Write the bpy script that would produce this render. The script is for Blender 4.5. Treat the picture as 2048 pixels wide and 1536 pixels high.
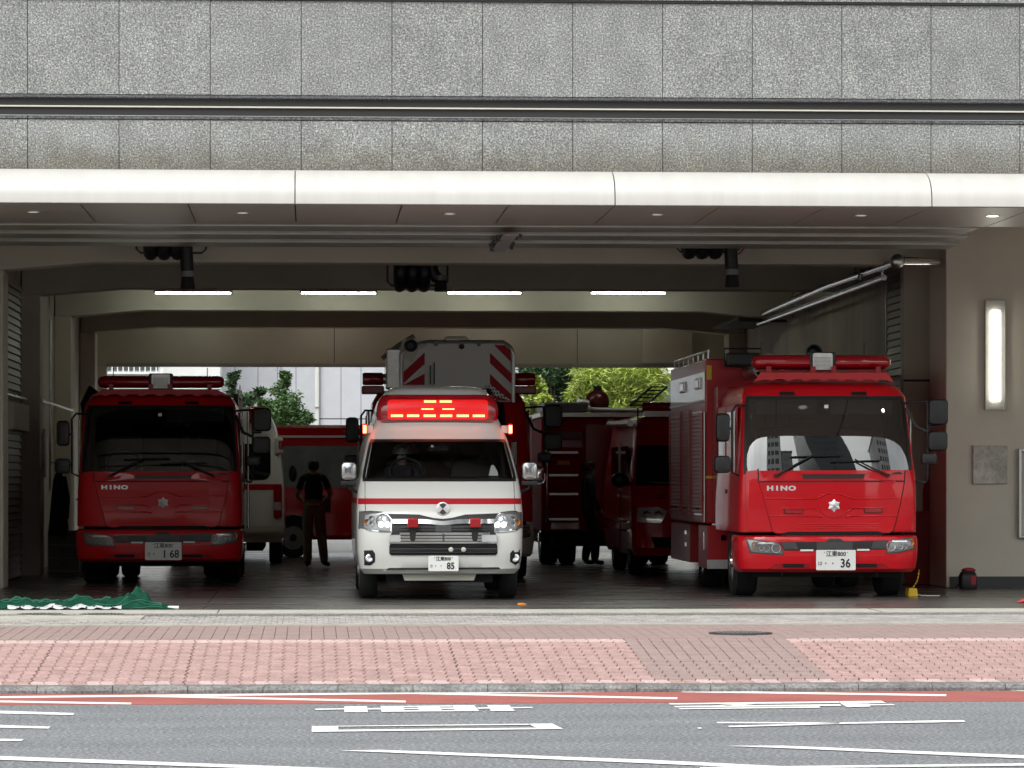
import bpy, bmesh, math, random
import numpy as np
from mathutils import Vector, Matrix

random.seed(7); R = math.radians; PI = math.pi
scene = bpy.context.scene
for o in list(bpy.data.objects): bpy.data.objects.remove(o)
COL = scene.collection

# ------------------------------------------------------------------ camera
F_PX = 7100.0; YAW = math.atan(403 / F_PX); CAM_H = 1.71; HOR = 960.0   # measured on the 2048 px wide photograph
cam_d = bpy.data.cameras.new('camera'); cam = bpy.data.objects.new('camera', cam_d); COL.objects.link(cam)
cam.location = (0, 0, CAM_H); cam.rotation_euler = (R(90), 0, -YAW)
cam_d.sensor_width = 36; cam_d.lens = F_PX / 2048 * 36; cam_d.shift_y = (HOR - 768) / 2048
cam_d.clip_start = 0.5; cam_d.clip_end = 2000
scene.camera = cam

# ------------------------------------------------------------------ light
SUN_EL, SUN_AZ = 58, 205            # degrees; bright overcast, high and in front of the building
world = bpy.data.worlds.new('World'); scene.world = world; world.use_nodes = True
nt = world.node_tree; nt.nodes.clear()
sky = nt.nodes.new('ShaderNodeTexSky'); sky.sky_type = 'NISHITA'; sky.sun_disc = False
sky.sun_elevation = R(SUN_EL); sky.sun_rotation = R(SUN_AZ); sky.air_density = 1.0; sky.dust_density = 3.0; sky.ozone_density = 1.0
hs = nt.nodes.new('ShaderNodeHueSaturation'); hs.inputs['Saturation'].default_value = 0.16
tc = nt.nodes.new('ShaderNodeTexCoord'); nz = nt.nodes.new('ShaderNodeTexNoise'); nz.inputs['Scale'].default_value = 2.6; nz.inputs['Detail'].default_value = 7
rp = nt.nodes.new('ShaderNodeValToRGB'); rp.color_ramp.elements[0].position = .36; rp.color_ramp.elements[0].color = (.75, .77, .77, 1)
rp.color_ramp.elements[1].position = .62; rp.color_ramp.elements[1].color = (1.23, 1.25, 1.20, 1)
mx = nt.nodes.new('ShaderNodeMix'); mx.data_type = 'RGBA'; mx.blend_type = 'MULTIPLY'; mx.inputs[0].default_value = 1
bg = nt.nodes.new('ShaderNodeBackground'); bg.inputs[1].default_value = 0.15
wo = nt.nodes.new('ShaderNodeOutputWorld')
nt.links.new(sky.outputs[0], hs.inputs['Color']); nt.links.new(tc.outputs['Generated'], nz.inputs['Vector'])
nt.links.new(nz.outputs['Fac'], rp.inputs[0]); nt.links.new(hs.outputs[0], mx.inputs[6]); nt.links.new(rp.outputs[0], mx.inputs[7])
nt.links.new(mx.outputs[2], bg.inputs[0]); nt.links.new(bg.outputs[0], wo.inputs[0])
sun_d = bpy.data.lights.new('sun', 'SUN'); sun_d.energy = 0.6; sun_d.angle = R(25); sun_d.color = (1, .98, .94)
sun = bpy.data.objects.new('sun', sun_d); COL.objects.link(sun)
_a, _e = R(SUN_AZ), R(SUN_EL)       # direction towards the sun
_dv = Vector((math.sin(_a) * math.cos(_e), math.cos(_a) * math.cos(_e), math.sin(_e)))
sun.rotation_euler = _dv.to_track_quat('Z', 'Y').to_euler(); sun.location = (0, 10, 60)

scene.view_settings.view_transform = 'Standard'; scene.view_settings.look = 'None'
scene.view_settings.gamma = 1; scene.view_settings.exposure = 1.08
scene.render.engine = 'CYCLES'
cy = scene.cycles; cy.use_denoising = True; cy.max_bounces = 8; cy.diffuse_bounces = 4; cy.glossy_bounces = 4
cy.transmission_bounces = 4; cy.transparent_max_bounces = 12; cy.caustics_reflective = False; cy.caustics_refractive = False
cy.sample_clamp_indirect = 4
try: cy.denoiser = 'OPENIMAGEDENOISE'; cy.denoising_input_passes = 'RGB_ALBEDO_NORMAL'
except Exception: pass

# ------------------------------------------------------------------ photograph pixel -> place
_S, _C = math.sin(YAW), math.cos(YAW)
def ray(px, py):
    a, b = (px - 1024) / F_PX, (HOR - py) / F_PX
    return Vector((_S + a * _C, _C - a * _S, b))
def W(px, py, Y):                   # the point at facade depth Y
    d = ray(px, py); t = Y / d.y
    return Vector((t * d.x, Y, CAM_H + t * d.z))
def G(px, py, z=0.0):               # the point on a level plane
    d = ray(px, py); t = (z - CAM_H) / d.z
    return Vector((t * d.x, t * d.y, z))
def WX(px, Y): return W(px, HOR, Y).x
def WZ(py, Y, px=1024): return W(px, py, Y).z

# ------------------------------------------------------------------ mesh builder
class MB:
    def __init__(s): s.v = []; s.f = []
    def add(s, v, f):
        k = len(s.v); s.v += [tuple(p) for p in v]; s.f += [tuple(i + k for i in q) for q in f]; return s
    def box(s, x0, x1, y0, y1, z0, z1):
        return s.add([(x0,y0,z0),(x1,y0,z0),(x1,y1,z0),(x0,y1,z0),(x0,y0,z1),(x1,y0,z1),(x1,y1,z1),(x0,y1,z1)],
                     [(0,3,2,1),(4,5,6,7),(0,1,5,4),(1,2,6,5),(2,3,7,6),(3,0,4,7)])
    def prism(s, poly, a, b, axis='y'):
        def m(u, w, t): return (u, t, w) if axis == 'y' else ((t, u, w) if axis == 'x' else (u, w, t))
        n = len(poly); v = [m(u, w, a) for u, w in poly] + [m(u, w, b) for u, w in poly]
        f = [tuple(range(n)), tuple(range(2*n-1, n-1, -1))] + [(i, i+n, (i+1)%n+n, (i+1)%n) for i in range(n)]
        return s.add(v, f)
    def loft(s, rings, closed=True, cap=(True, True)):
        n = len(rings[0]); v = [p for r in rings for p in r]; f = []
        for k in range(len(rings)-1):
            for i in range(n if closed else n-1):
                j = (i+1) % n; f.append((k*n+i, k*n+j, (k+1)*n+j, (k+1)*n+i))
        if cap[0]: f.append(tuple(range(n-1, -1, -1)))
        if cap[1]: f.append(tuple((len(rings)-1)*n+i for i in range(n)))
        return s.add(v, f)
    def tube(s, pts, r, n=8, cap=True):
        pts = [Vector(p) for p in pts]; rr = r if isinstance(r, (list, tuple)) else [r]*len(pts)
        t0 = (pts[1]-pts[0]).normalized(); up = Vector((0,0,1)) if abs(t0.z) < .9 else Vector((1,0,0))
        a = t0.cross(up).normalized(); rings = []
        for i, p in enumerate(pts):
            t = ((pts[i+1]-p) if i == 0 else (p-pts[i-1]) if i == len(pts)-1 else (pts[i+1]-pts[i-1])).normalized()
            a = (a - t*a.dot(t)).normalized(); b = t.cross(a)
            rings.append([p + (a*math.cos(2*PI*k/n) + b*math.sin(2*PI*k/n))*rr[i] for k in range(n)])
        return s.loft(rings, cap=(cap, cap))
    def lathe(s, prof, c=(0,0,0), axis='z', n=20):       # prof: (radius, height)
        c = Vector(c); rings = []
        for r, h in prof:
            ring = []
            for k in range(n):
                u, w = r*math.cos(2*PI*k/n), r*math.sin(2*PI*k/n)
                ring.append(c + Vector((u, w, h) if axis == 'z' else (u, h, w) if axis == 'y' else (h, u, w)))
            rings.append(ring)
        return s.loft(rings)
    def sphere(s, c, rx, ry=None, rz=None, n=14, m=9):
        ry = ry or rx; rz = rz or rx; rings = []
        for j in range(m):
            a = -PI/2*0.985 + PI*0.985*j/(m-1)
            rings.append([(c[0]+rx*math.cos(a)*math.cos(2*PI*k/n), c[1]+ry*math.cos(a)*math.sin(2*PI*k/n), c[2]+rz*math.sin(a)) for k in range(n)])
        return s.loft(rings)
    def grid(s, P):                                       # P[row][col]
        n = len(P[0]); v = [p for r in P for p in r]
        f = [(k*n+i, k*n+i+1, (k+1)*n+i+1, (k+1)*n+i) for k in range(len(P)-1) for i in range(n-1)]
        return s.add(v, f)
    def patch(s, outline, yf, off=.01, depth=.02, rings=3, sub=.06):   # a panel laid on the surface y = yf(x, z)
        o = []
        for i, p in enumerate(outline):
            q = outline[(i+1) % len(outline)]; L = math.hypot(q[0]-p[0], q[1]-p[1]); n = max(1, int(L/sub))
            o += [(p[0]+(q[0]-p[0])*k/n, p[1]+(q[1]-p[1])*k/n) for k in range(n)]
        n = len(o); cx = sum(p[0] for p in o)/n; cz = sum(p[1] for p in o)/n; v = []; f = []
        for r in range(rings, 0, -1):
            v += [(cx+(x-cx)*r/rings, yf(cx+(x-cx)*r/rings, cz+(z-cz)*r/rings)-off, cz+(z-cz)*r/rings) for x, z in o]
        v.append((cx, yf(cx, cz)-off, cz)); ci = len(v)-1
        for r in range(rings-1):
            f += [(r*n+i, r*n+(i+1)%n, (r+1)*n+(i+1)%n, (r+1)*n+i) for i in range(n)]
        f += [((rings-1)*n+i, (rings-1)*n+(i+1)%n, ci) for i in range(n)]
        k = len(v); v += [(x, yf(x, z)-off+depth, z) for x, z in o]
        f += [(i, k+i, k+(i+1)%n, (i+1)%n) for i in range(n)]
        return s.add(v, f)
    def xf(s, M):
        s.v = [tuple(M @ Vector(p)) for p in s.v]; return s
    def mesh(s, name):
        me = bpy.data.meshes.new(name); me.from_pydata(s.v, [], s.f); return me

def rrect(x0, x1, z0, z1, r, n=4):
    o = []
    for cx, cz, a in ((x1-r, z1-r, 0), (x0+r, z1-r, 90), (x0+r, z0+r, 180), (x1-r, z0+r, 270)):
        o += [(cx+r*math.cos(R(a+90*k/n)), cz+r*math.sin(R(a+90*k/n))) for k in range(n+1)]
    return o
def ellipse(cx, cz, rx, rz, n=28): return [(cx+rx*math.cos(2*PI*k/n), cz+rz*math.sin(2*PI*k/n)) for k in range(n)]

def link(name, me, mat=None, parent=None, smooth=None, bevel=0, kind=None, fix=True, seg=2):
    if mat is not None and not me.materials: me.materials.append(mat)
    if fix:
        bm = bmesh.new(); bm.from_mesh(me); bmesh.ops.recalc_face_normals(bm, faces=bm.faces); bm.to_mesh(me); bm.free()
    if smooth:
        me.polygons.foreach_set('use_smooth', [True]*len(me.polygons)); me.set_sharp_from_angle(angle=R(smooth))
    o = bpy.data.objects.new(name, me); COL.objects.link(o)
    if parent is not None: o.parent = parent
    if bevel:
        b = o.modifiers.new('bevel', 'BEVEL'); b.width = bevel; b.segments = seg; b.limit_method = 'ANGLE'; b.angle_limit = R(40)
    if kind: o['kind'] = kind
    return o
def obj(name, mb, mat, parent=None, smooth=None, bevel=0, kind=None, fix=True): return link(name, mb.mesh(name), mat, parent, smooth, bevel, kind, fix)
def tag(o, label=None, cat=None, group=None, kind=None):
    if label: o['label'] = label
    if cat: o['category'] = cat
    if group: o['group'] = group
    if kind: o['kind'] = kind
    return o
def thing(name, loc, label, cat, group=None, rz=0):
    o = bpy.data.objects.new(name, None); COL.objects.link(o); o.location = loc; o.rotation_euler = (0, 0, rz); o.empty_display_size = .2
    return tag(o, label, cat, group)
def struct(name, mb, mat, **k): return obj(name, mb, mat, kind='structure', **k)
def text(name, body, size, mat, parent, loc, sx=1.0, bold=0.0, ext=.0015, rot=(R(90), 0, 0), align='CENTER'):
    cu = bpy.data.curves.new('t', 'FONT'); cu.body = body; cu.size = size; cu.align_x = align; cu.align_y = 'CENTER'
    cu.offset = bold; cu.extrude = ext; cu.resolution_u = 3
    t = bpy.data.objects.new('t', cu); COL.objects.link(t); bpy.context.view_layer.update()
    me = bpy.data.meshes.new_from_object(t.evaluated_get(bpy.context.evaluated_depsgraph_get())); bpy.data.objects.remove(t)
    me.materials.clear(); o = link(name, me, mat, parent, fix=False); o.location = loc; o.rotation_euler = rot; o.scale = (sx, 1, 1)
    return o
def copy_tree(o, parent=None):
    c = o.copy(); COL.objects.link(c); c.parent = parent
    for ch in o.children: copy_tree(ch, c)
    return c

# ------------------------------------------------------------------ materials
def M(name, col, rough=.5, metal=0., var=0., vs=4., bump=0., bs=60., coat=0., emit=None, es=0., spec=.5, dirt=0., stretch=(1,1,1)):
    m = bpy.data.materials.new(name); m.use_nodes = True; t = m.node_tree; N, L = t.nodes, t.links
    b = N['Principled BSDF']; b.inputs['Base Color'].default_value = (*col, 1); b.inputs['Roughness'].default_value = rough
    b.inputs['Metallic'].default_value = metal; b.inputs['Specular IOR Level'].default_value = spec
    if coat: b.inputs['Coat Weight'].default_value = coat; b.inputs['Coat Roughness'].default_value = .04
    if emit: b.inputs['Emission Color'].default_value = (*emit, 1); b.inputs['Emission Strength'].default_value = es
    if var or bump or dirt:
        c = N.new('ShaderNodeTexCoord'); mp = N.new('ShaderNodeMapping'); mp.inputs['Scale'].default_value = stretch
        L.new(c.outputs['Object'], mp.inputs[0])
    if var:
        n = N.new('ShaderNodeTexNoise'); n.inputs['Scale'].default_value = vs; n.inputs['Detail'].default_value = 6; n.inputs['Roughness'].default_value = .62
        r = N.new('ShaderNodeValToRGB'); r.color_ramp.elements[0].position = .3; r.color_ramp.elements[1].position = .7
        r.color_ramp.elements[0].color = (*[x*(1-var) for x in col], 1); r.color_ramp.elements[1].color = (*[min(1, x*(1+var)) for x in col], 1)
        L.new(mp.outputs[0], n.inputs['Vector']); L.new(n.outputs['Fac'], r.inputs[0]); L.new(r.outputs[0], b.inputs['Base Color'])
        q = N.new('ShaderNodeMapRange'); q.inputs[3].default_value = max(.02, rough-.12*rough); q.inputs[4].default_value = min(1, rough+.25*rough)
        L.new(n.outputs['Fac'], q.inputs[0]); L.new(q.outputs[0], b.inputs['Roughness'])
    if bump:
        n = N.new('ShaderNodeTexNoise'); n.inputs['Scale'].default_value = bs; n.inputs['Detail'].default_value = 4
        u = N.new('ShaderNodeBump'); u.inputs['Strength'].default_value = bump; u.inputs['Distance'].default_value = .01
        L.new(mp.outputs[0], n.inputs['Vector']); L.new(n.outputs['Fac'], u.inputs['Height']); L.new(u.outputs[0], b.inputs['Normal'])
    return m

def speckle(name, stops, scale, rough=.6, scale2=None, bump=.15, stain=None, blot=.12, objvar=0, streak=0, sdir=(7, 7, .5)):
    """fine mineral grain: voronoi cells coloured by a ramp, blotches and, if asked, a damp brown stain above a height"""
    m = bpy.data.materials.new(name); m.use_nodes = True; t = m.node_tree; N, L = t.nodes, t.links; b = N['Principled BSDF']
    g = N.new('ShaderNodeNewGeometry'); b.inputs['Roughness'].default_value = rough
    v = N.new('ShaderNodeTexNoise'); v.inputs['Scale'].default_value = scale; v.inputs['Detail'].default_value = 3; v.inputs['Roughness'].default_value = .75
    L.new(g.outputs['Position'], v.inputs['Vector'])
    r = N.new('ShaderNodeValToRGB'); e = r.color_ramp.elements
    while len(e) < len(stops): e.new(.5)
    for k, (p, c) in enumerate(stops): e[k].position = p; e[k].color = (*c, 1)
    L.new(v.outputs['Fac'], r.inputs[0]); out = r.outputs[0]
    n = N.new('ShaderNodeTexNoise'); n.inputs['Scale'].default_value = scale2 or scale*.06; n.inputs['Detail'].default_value = 4
    L.new(g.outputs['Position'], n.inputs['Vector'])
    q = N.new('ShaderNodeMapRange'); q.inputs[1].default_value = .3; q.inputs[2].default_value = .7; q.inputs[3].default_value = 1-blot; q.inputs[4].default_value = 1+blot
    L.new(n.outputs['Fac'], q.inputs[0])
    k = N.new('ShaderNodeMix'); k.data_type = 'RGBA'; k.blend_type = 'MULTIPLY'; k.inputs[0].default_value = 1
    L.new(out, k.inputs[6]); L.new(q.outputs[0], k.inputs[7]); out = k.outputs[2]
    if streak:
        mp = N.new('ShaderNodeMapping'); mp.inputs['Scale'].default_value = sdir; L.new(g.outputs['Position'], mp.inputs[0]); n4 = N.new('ShaderNodeTexNoise'); n4.inputs['Scale'].default_value = 1; n4.inputs['Detail'].default_value = 5; L.new(mp.outputs[0], n4.inputs['Vector'])
        q4 = N.new('ShaderNodeMapRange'); q4.inputs[1].default_value = .35; q4.inputs[2].default_value = .65; q4.inputs[3].default_value = 1-streak; q4.inputs[4].default_value = 1+streak*.5; L.new(n4.outputs['Fac'], q4.inputs[0])
        k4 = N.new('ShaderNodeMix'); k4.data_type = 'RGBA'; k4.blend_type = 'MULTIPLY'; k4.inputs[0].default_value = 1; L.new(out, k4.inputs[6]); L.new(q4.outputs[0], k4.inputs[7]); out = k4.outputs[2]
    if objvar:
        oi = N.new('ShaderNodeObjectInfo'); q3 = N.new('ShaderNodeMapRange'); q3.inputs[3].default_value = 1-objvar; q3.inputs[4].default_value = 1+objvar; L.new(oi.outputs['Random'], q3.inputs[0])
        k3 = N.new('ShaderNodeMix'); k3.data_type = 'RGBA'; k3.blend_type = 'MULTIPLY'; k3.inputs[0].default_value = 1; L.new(out, k3.inputs[6]); L.new(q3.outputs[0], k3.inputs[7]); out = k3.outputs[2]
    if stain:
        z0, z1, col = stain
        sp = N.new('ShaderNodeSeparateXYZ'); L.new(g.outputs['Position'], sp.inputs[0])
        n2 = N.new('ShaderNodeTexNoise'); n2.inputs['Scale'].default_value = 3; n2.inputs['Detail'].default_value = 8; L.new(g.outputs['Position'], n2.inputs['Vector'])
        ad = N.new('ShaderNodeMath'); ad.operation = 'MULTIPLY_ADD'; ad.inputs[1].default_value = (z1-z0)*1.2; L.new(n2.outputs['Fac'], ad.inputs[0]); L.new(sp.outputs[2], ad.inputs[2])
        mr = N.new('ShaderNodeMapRange'); mr.inputs[1].default_value = z0+(z1-z0)*.6; mr.inputs[2].default_value = z1+(z1-z0)*.6; mr.inputs[3].default_value = .75; mr.inputs[4].default_value = 0
        L.new(ad.outputs[0], mr.inputs[0])
        k2 = N.new('ShaderNodeMix'); k2.data_type = 'RGBA'; k2.blend_type = 'MULTIPLY'; L.new(mr.outputs[0], k2.inputs[0]); L.new(out, k2.inputs[6]); k2.inputs[7].default_value = (*col, 1); out = k2.outputs[2]
    L.new(out, b.inputs['Base Color'])
    if bump:
        u = N.new('ShaderNodeBump'); u.inputs['Strength'].default_value = bump; u.inputs['Distance'].default_value = .01
        L.new(v.outputs['Fac'], u.inputs['Height']); L.new(u.outputs[0], b.inputs['Normal'])
    return m

def glass(name, tint=(.55,.6,.58), rough=.01, ior=1.5, k=2.4, b=.05):
    """thin pane: a clear coat of reflection over tinted see-through"""
    m = bpy.data.materials.new(name); m.use_nodes = True; t = m.node_tree; N, L = t.nodes, t.links; N.remove(N['Principled BSDF'])
    tr = N.new('ShaderNodeBsdfTransparent'); tr.inputs[0].default_value = (*tint, 1)
    gl = N.new('ShaderNodeBsdfGlossy'); gl.inputs['Roughness'].default_value = rough
    fr = N.new('ShaderNodeFresnel'); fr.inputs['IOR'].default_value = ior
    mr = N.new('ShaderNodeMath'); mr.operation = 'MULTIPLY_ADD'; mr.inputs[1].default_value = k; mr.inputs[2].default_value = b; mr.use_clamp = True
    mi = N.new('ShaderNodeMixShader'); L.new(fr.outputs[0], mr.inputs[0]); L.new(mr.outputs[0], mi.inputs[0])
    L.new(tr.outputs[0], mi.inputs[1]); L.new(gl.outputs[0], mi.inputs[2]); L.new(mi.outputs[0], N['Material Output'].inputs[0])
    return m

mat = dict(
    granite=speckle('granite', [(.30, (.04,.042,.045)), (.43, (.15,.157,.158)), (.55, (.27,.275,.267)), (.67, (.60,.605,.56))], 54, .55, objvar=.03, streak=.05),
    granite_low=speckle('granite_low', [(.30, (.04,.042,.045)), (.43, (.16,.167,.168)), (.55, (.29,.295,.287)), (.67, (.62,.625,.58))], 54, .55, objvar=.03, streak=.05, stain=(5.1, 5.42, (.42,.36,.27))),
    granite_dark=speckle('granite_dark', [(.30, (.02,.022,.026)), (.48, (.06,.063,.07)), (.7, (.26,.26,.26))], 55, .45),
    asphalt=speckle('asphalt', [(.32, (.072,.079,.09)), (.5, (.158,.166,.178)), (.68, (.43,.44,.45))], 34, .8, 1.1, .5, blot=.08, streak=.10, sdir=(.10, 1.7, 1)),
    red_road=speckle('red_road', [(.3, (.27,.075,.065)), (.7, (.40,.125,.105))], 70, .75, 2.0, .3),
    pink=speckle('pink', [(.3, (.28,.17,.158)), (.7, (.49,.33,.308))], 45, .8, 6, .3, blot=.14, objvar=.08),
    pink_pale=speckle('pink_pale', [(.3, (.40,.28,.265)), (.7, (.62,.47,.445))], 45, .8, 6, .3, blot=.12),
    brown=speckle('brown', [(.3, (.255,.178,.166)), (.7, (.355,.26,.243))], 45, .8, 4, .3, blot=.08),
    grey_paver=speckle('grey_paver', [(.3, (.24,.22,.21)), (.7, (.46,.43,.415))], 40, .75, 5, .3, blot=.25),
    joint=M('joint', (.075,.055,.05), .9, var=.3, vs=20),
    kerb=speckle('kerb', [(.3, (.075,.075,.075)), (.7, (.26,.26,.255))], 40, .7, 5, .4, blot=.3),
    concrete=M('concrete', (.42,.40,.36), .75, var=.14, vs=3, bump=.15),
    yard=M('yard', (.17,.17,.165), .7, var=.1, vs=2),
    steel=M('steel', (.55,.55,.54), .3, 1, var=.1),
    chrome=M('chrome', (.82,.82,.82), .08, 1),
    alu=M('alu', (.62,.62,.60), .35, 1, var=.12, vs=9),
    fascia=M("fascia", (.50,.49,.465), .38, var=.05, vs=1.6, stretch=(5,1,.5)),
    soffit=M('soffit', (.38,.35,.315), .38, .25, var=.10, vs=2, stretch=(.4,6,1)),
    rail=M('rail', (.44,.43,.39), .38, .55, var=.1),
    wall=M('wall', (.68,.63,.53), .72, var=.13, vs=.8, bump=.08, bs=25),
    beam=M('beam', (.58,.55,.46), .75, var=.09, vs=.9, bump=.05, bs=20),
    ceil=M('ceil', (.52,.48,.42), .85, var=.08),
    wall_stain=M('wall_stain', (.62,.58,.48), .75, var=.32, vs=.7, bump=.1, bs=18, stretch=(1,1,.35)),
    slat=M('slat', (.40,.375,.32), .5, .2, var=.1),
    floor=M('floor', (.095,.091,.086), .26, var=.35, vs=1.1, stretch=(.35,1.6,1)),
    plinth=M('plinth', (.05,.05,.055), .5),
    joint_dark=M('joint_dark', (.03,.03,.03), .8),
    black=M('black', (.012,.012,.013), .45), black_gloss=M('black_gloss', (.008,.008,.009), .08),
    rubber=M('rubber', (.011,.011,.011), .8, var=.2, vs=12), dark=M('dark', (.006,.006,.007), .9),
    dgrey=M('dgrey', (.05,.05,.052), .5), grey=M('grey', (.22,.22,.22), .5),
    red=M('red', (.60,.008,.015), .34, spec=.12, coat=.55, var=.05, vs=3), red_dark=M('red_dark', (.30,.006,.012), .25, coat=.6),
    red_lens=M('red_lens', (.36,.004,.010), .12, coat=.8), red_matt=M('red_matt', (.36,.02,.025), .5),
    white_paint=M('white_paint', (.74,.74,.71), .3, coat=.5), white=M('white', (.80,.80,.80), .5), plate=M('plate', (.82,.82,.80), .4),
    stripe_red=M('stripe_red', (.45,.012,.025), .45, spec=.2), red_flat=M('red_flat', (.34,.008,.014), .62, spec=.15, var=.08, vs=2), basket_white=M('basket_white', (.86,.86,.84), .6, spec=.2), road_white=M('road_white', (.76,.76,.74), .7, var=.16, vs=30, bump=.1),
    cream=M('cream', (.60,.58,.50), .4, coat=.3),
    orange=M('orange', (.75,.24,.02), .25, coat=.4), yellow=M('yellow', (.75,.48,.03), .5),
    lens=M('lens', (.80,.81,.82), .16, .55), lens_dark=M('lens_dark', (.22,.225,.23), .15, .5), silver=M('silver', (.82,.82,.83), .3, .5), red_soft=M('red_soft', (.46,.010,.016), .36, coat=.08, var=.06, vs=3), maroon=M('maroon', (.10,.006,.010), .3),
    glass=glass('glass', (.32,.35,.34), k=3.6, b=.07), glass_dim=glass('glass_dim', (.26,.29,.28), k=1.8, b=.02), pillar=M('pillar', (.74,.69,.58), .7, var=.07, vs=.9, bump=.05, bs=25), mirror_chrome=M('mirror_chrome', (.42,.42,.43), .14, 1), glass_dark=M('glass_dark', (.008,.010,.010), .03, spec=.6),  # glass_dim: shade of the deep bay put into windscreen tint and weaker reflection
    glass_clear=glass('glass_clear', (.92,.94,.93), k=1.0, b=.0),
    wood=M('wood', (.3,.2,.12), .6), skin=M('skin', (.42,.25,.18), .55), hair=M('hair', (.012,.010,.009), .5),
    tee=M('tee', (.012,.013,.017), .85, var=.2, vs=8), trousers=M('trousers', (.27,.262,.19), .85, var=.2, vs=6), navy=M('navy', (.016,.019,.032), .8, var=.25, vs=6),
    card=M('card', (.30,.25,.19), .8), tube_rear=M('tube_rear', (.9,.9,.88), .4, emit=(.95,1,.86), es=10), tube_lit=M('tube_lit', (.9,.9,.88), .4, emit=(.95,1,.86), es=40),
    lamp_lit=M('lamp_lit', (.9,.9,.85), .4, emit=(1,.97,.86), es=3.2), led_red=M('led_red', (.5,.01,.01), .3, emit=(1,.17,.06), es=6.5),
    led_dim=M('led_dim', (.4,.01,.01), .3, emit=(1,.010,.012), es=.28), head_lit=M('head_lit', (.9,.9,.9), .3, emit=(.93,.96,1), es=3.2),
    down_dim=M('down_dim', (.8,.78,.70), .5, emit=(1,.96,.86), es=.35), down_lit=M('down_lit', (.9,.9,.8), .5, emit=(1,.96,.84), es=14),  # most soffit downlights glow faintly, one burns brightly
    net_light=M('net_light', (.02,.13,.08), .8), net=M('net', (.003,.050,.028), .8, spec=.2, var=.3, vs=14), sheet=M('sheet', (.52,.54,.55), .5, var=.08),
    leaf=M('leaf', (.07,.15,.035), .5, var=.45, vs=3), leaf_dark=M('leaf_dark', (.045,.10,.035), .5, var=.4, vs=3), bamboo=M('bamboo', (.30,.38,.06), .5, var=.35, vs=3), bark=M('bark', (.11,.085,.06), .85, var=.3),
    bwhite=M('bwhite', (.78,.78,.77), .7, var=.05, bump=.2, bs=12), bgrey=M('bgrey', (.55,.56,.60), .55, var=.04), window=M('window', (.10,.12,.115), .12, spec=.6), bus_glass=M('bus_glass', (.16,.185,.175), .15, var=.3, vs=2),
    tower_dark=M('tower_dark', (.13,.135,.14), .4, var=.1), tower_mid=M('tower_mid', (.36,.37,.38), .5, var=.1), tower_pale=M('tower_pale', (.76,.75,.73), .6, var=.06), tower_brown=M('tower_brown', (.46,.41,.36), .6, var=.08),
    coat=M('coat', (.02,.028,.06), .8, var=.2), paper=M('paper', (.6,.58,.52), .7, var=.1), stone=speckle('stone', [(.3, (.48,.46,.41)), (.7, (.74,.70,.63))], 12, .7, 3, .4, blot=.25),
    ground=M('ground', (.2,.2,.19), .9, var=.1),
)
# ================================================================== ground, road, pavement
FLOOR = 0.35
g = MB().box(-400, 400, -300, 600, -.5, -.12); struct('ground', g, mat['ground'])
road = struct('road', MB().box(-60, 60, 4, 28.47, -.10, 0), mat['asphalt'])
struct('opposite_pavement', MB().box(-60, 60, -9, 3.85, -.10, .12), mat['concrete'])
o = obj('red_lane', MB().box(-60, 60, 27.13, 28.46, .0005, .004), mat['red_road'], road)
mark_z = [.0045]
def mark(polys):
    """a painted marking, outlined on the road plane"""
    bm = bmesh.new(); mark_z[0] += .0001; z = mark_z[0]
    for P in polys:
        vs = [bm.verts.new(G(x, y, z)) for x, y in P]; bm.faces.new(vs)
    me = bpy.data.meshes.new('road_marking'); bm.to_mesh(me); bm.free()
    for p in me.polygons:
        if p.normal.z < 0: p.flip()
    return link('road_marking', me, mat['road_white'], road, fix=False)
def ln(x0, y0, x1, y1, h): return [(x0, y0-h/2), (x1, y1-h/2), (x1-1, y1+h/2), (x0, y0+h/2)]
mark([ln(-40, 1394.6, 2100, 1373.4, 3.6)])
for a in ((-40, 1402, 263, 1407), (284, 1391.5, 812, 1403), (839, 1386.5, 1355, 1396.5), (1363, 1382.4, 1893, 1390.4), (1869, 1375.6, 2100, 1381.5)): mark([ln(*a, 3.6)])
mark([[(-40,1420),(149,1426),(146,1430),(-40,1426)]]); mark([[(-40,1449),(101,1453),(97,1457),(-40,1454.5)]]); mark([[(-40,1477),(47,1478),(43,1482),(-40,1482)]])
mark([[(-40,1510.5),(720,1538),(640,1541),(-40,1518)]])
mark([[(680,1501),(760,1499.5),(1300,1519.5),(1560,1532),(1540,1537),(1300,1526.5),(830,1507)]])
mark([[(1452,1491.5),(1560,1491),(2100,1512.5),(2100,1519),(1640,1499)]])
mark([[(1400,1534),(2100,1526),(2100,1530.5),(1400,1538.5)]])
def c8(pts): return [(600+.2588*x, 1390+.2588*y) for x, y in pts]
def c3(pts): return [(1250+.3896*x, 1180+.3896*y) for x, y in pts]
mark([c8(p) for p in ([(118,105),(343,103),(343,111),(118,115)], [(343,88),(517,86),(525,132),(343,132)], [(522,101),(625,99),(627,111),(524,112)],
     [(622,85),(795,84),(812,128),(630,130)], [(795,84),(905,83),(907,91),(797,92)], [(800,99),(910,98),(912,107),(805,108)], [(808,117),(918,115),(922,127),(812,128)],
     [(905,83),(1076,81),(1100,126),(922,127)], [(1076,81),(1178,80),(1180,89),(1077,90)], [(1083,97),(1182,96),(1195,107),(1092,108)], [(1098,116),(1198,114),(1202,125),(1100,126)],
     [(1178,80),(1345,78),(1385,124),(1202,125)], [(1368,97),(1455,95),(1465,104),(1375,106)], [(1445,78),(1615,77),(1660,122),(1477,124)], [(1636,93),(1795,92),(1803,99),(1642,102)])])
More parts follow.
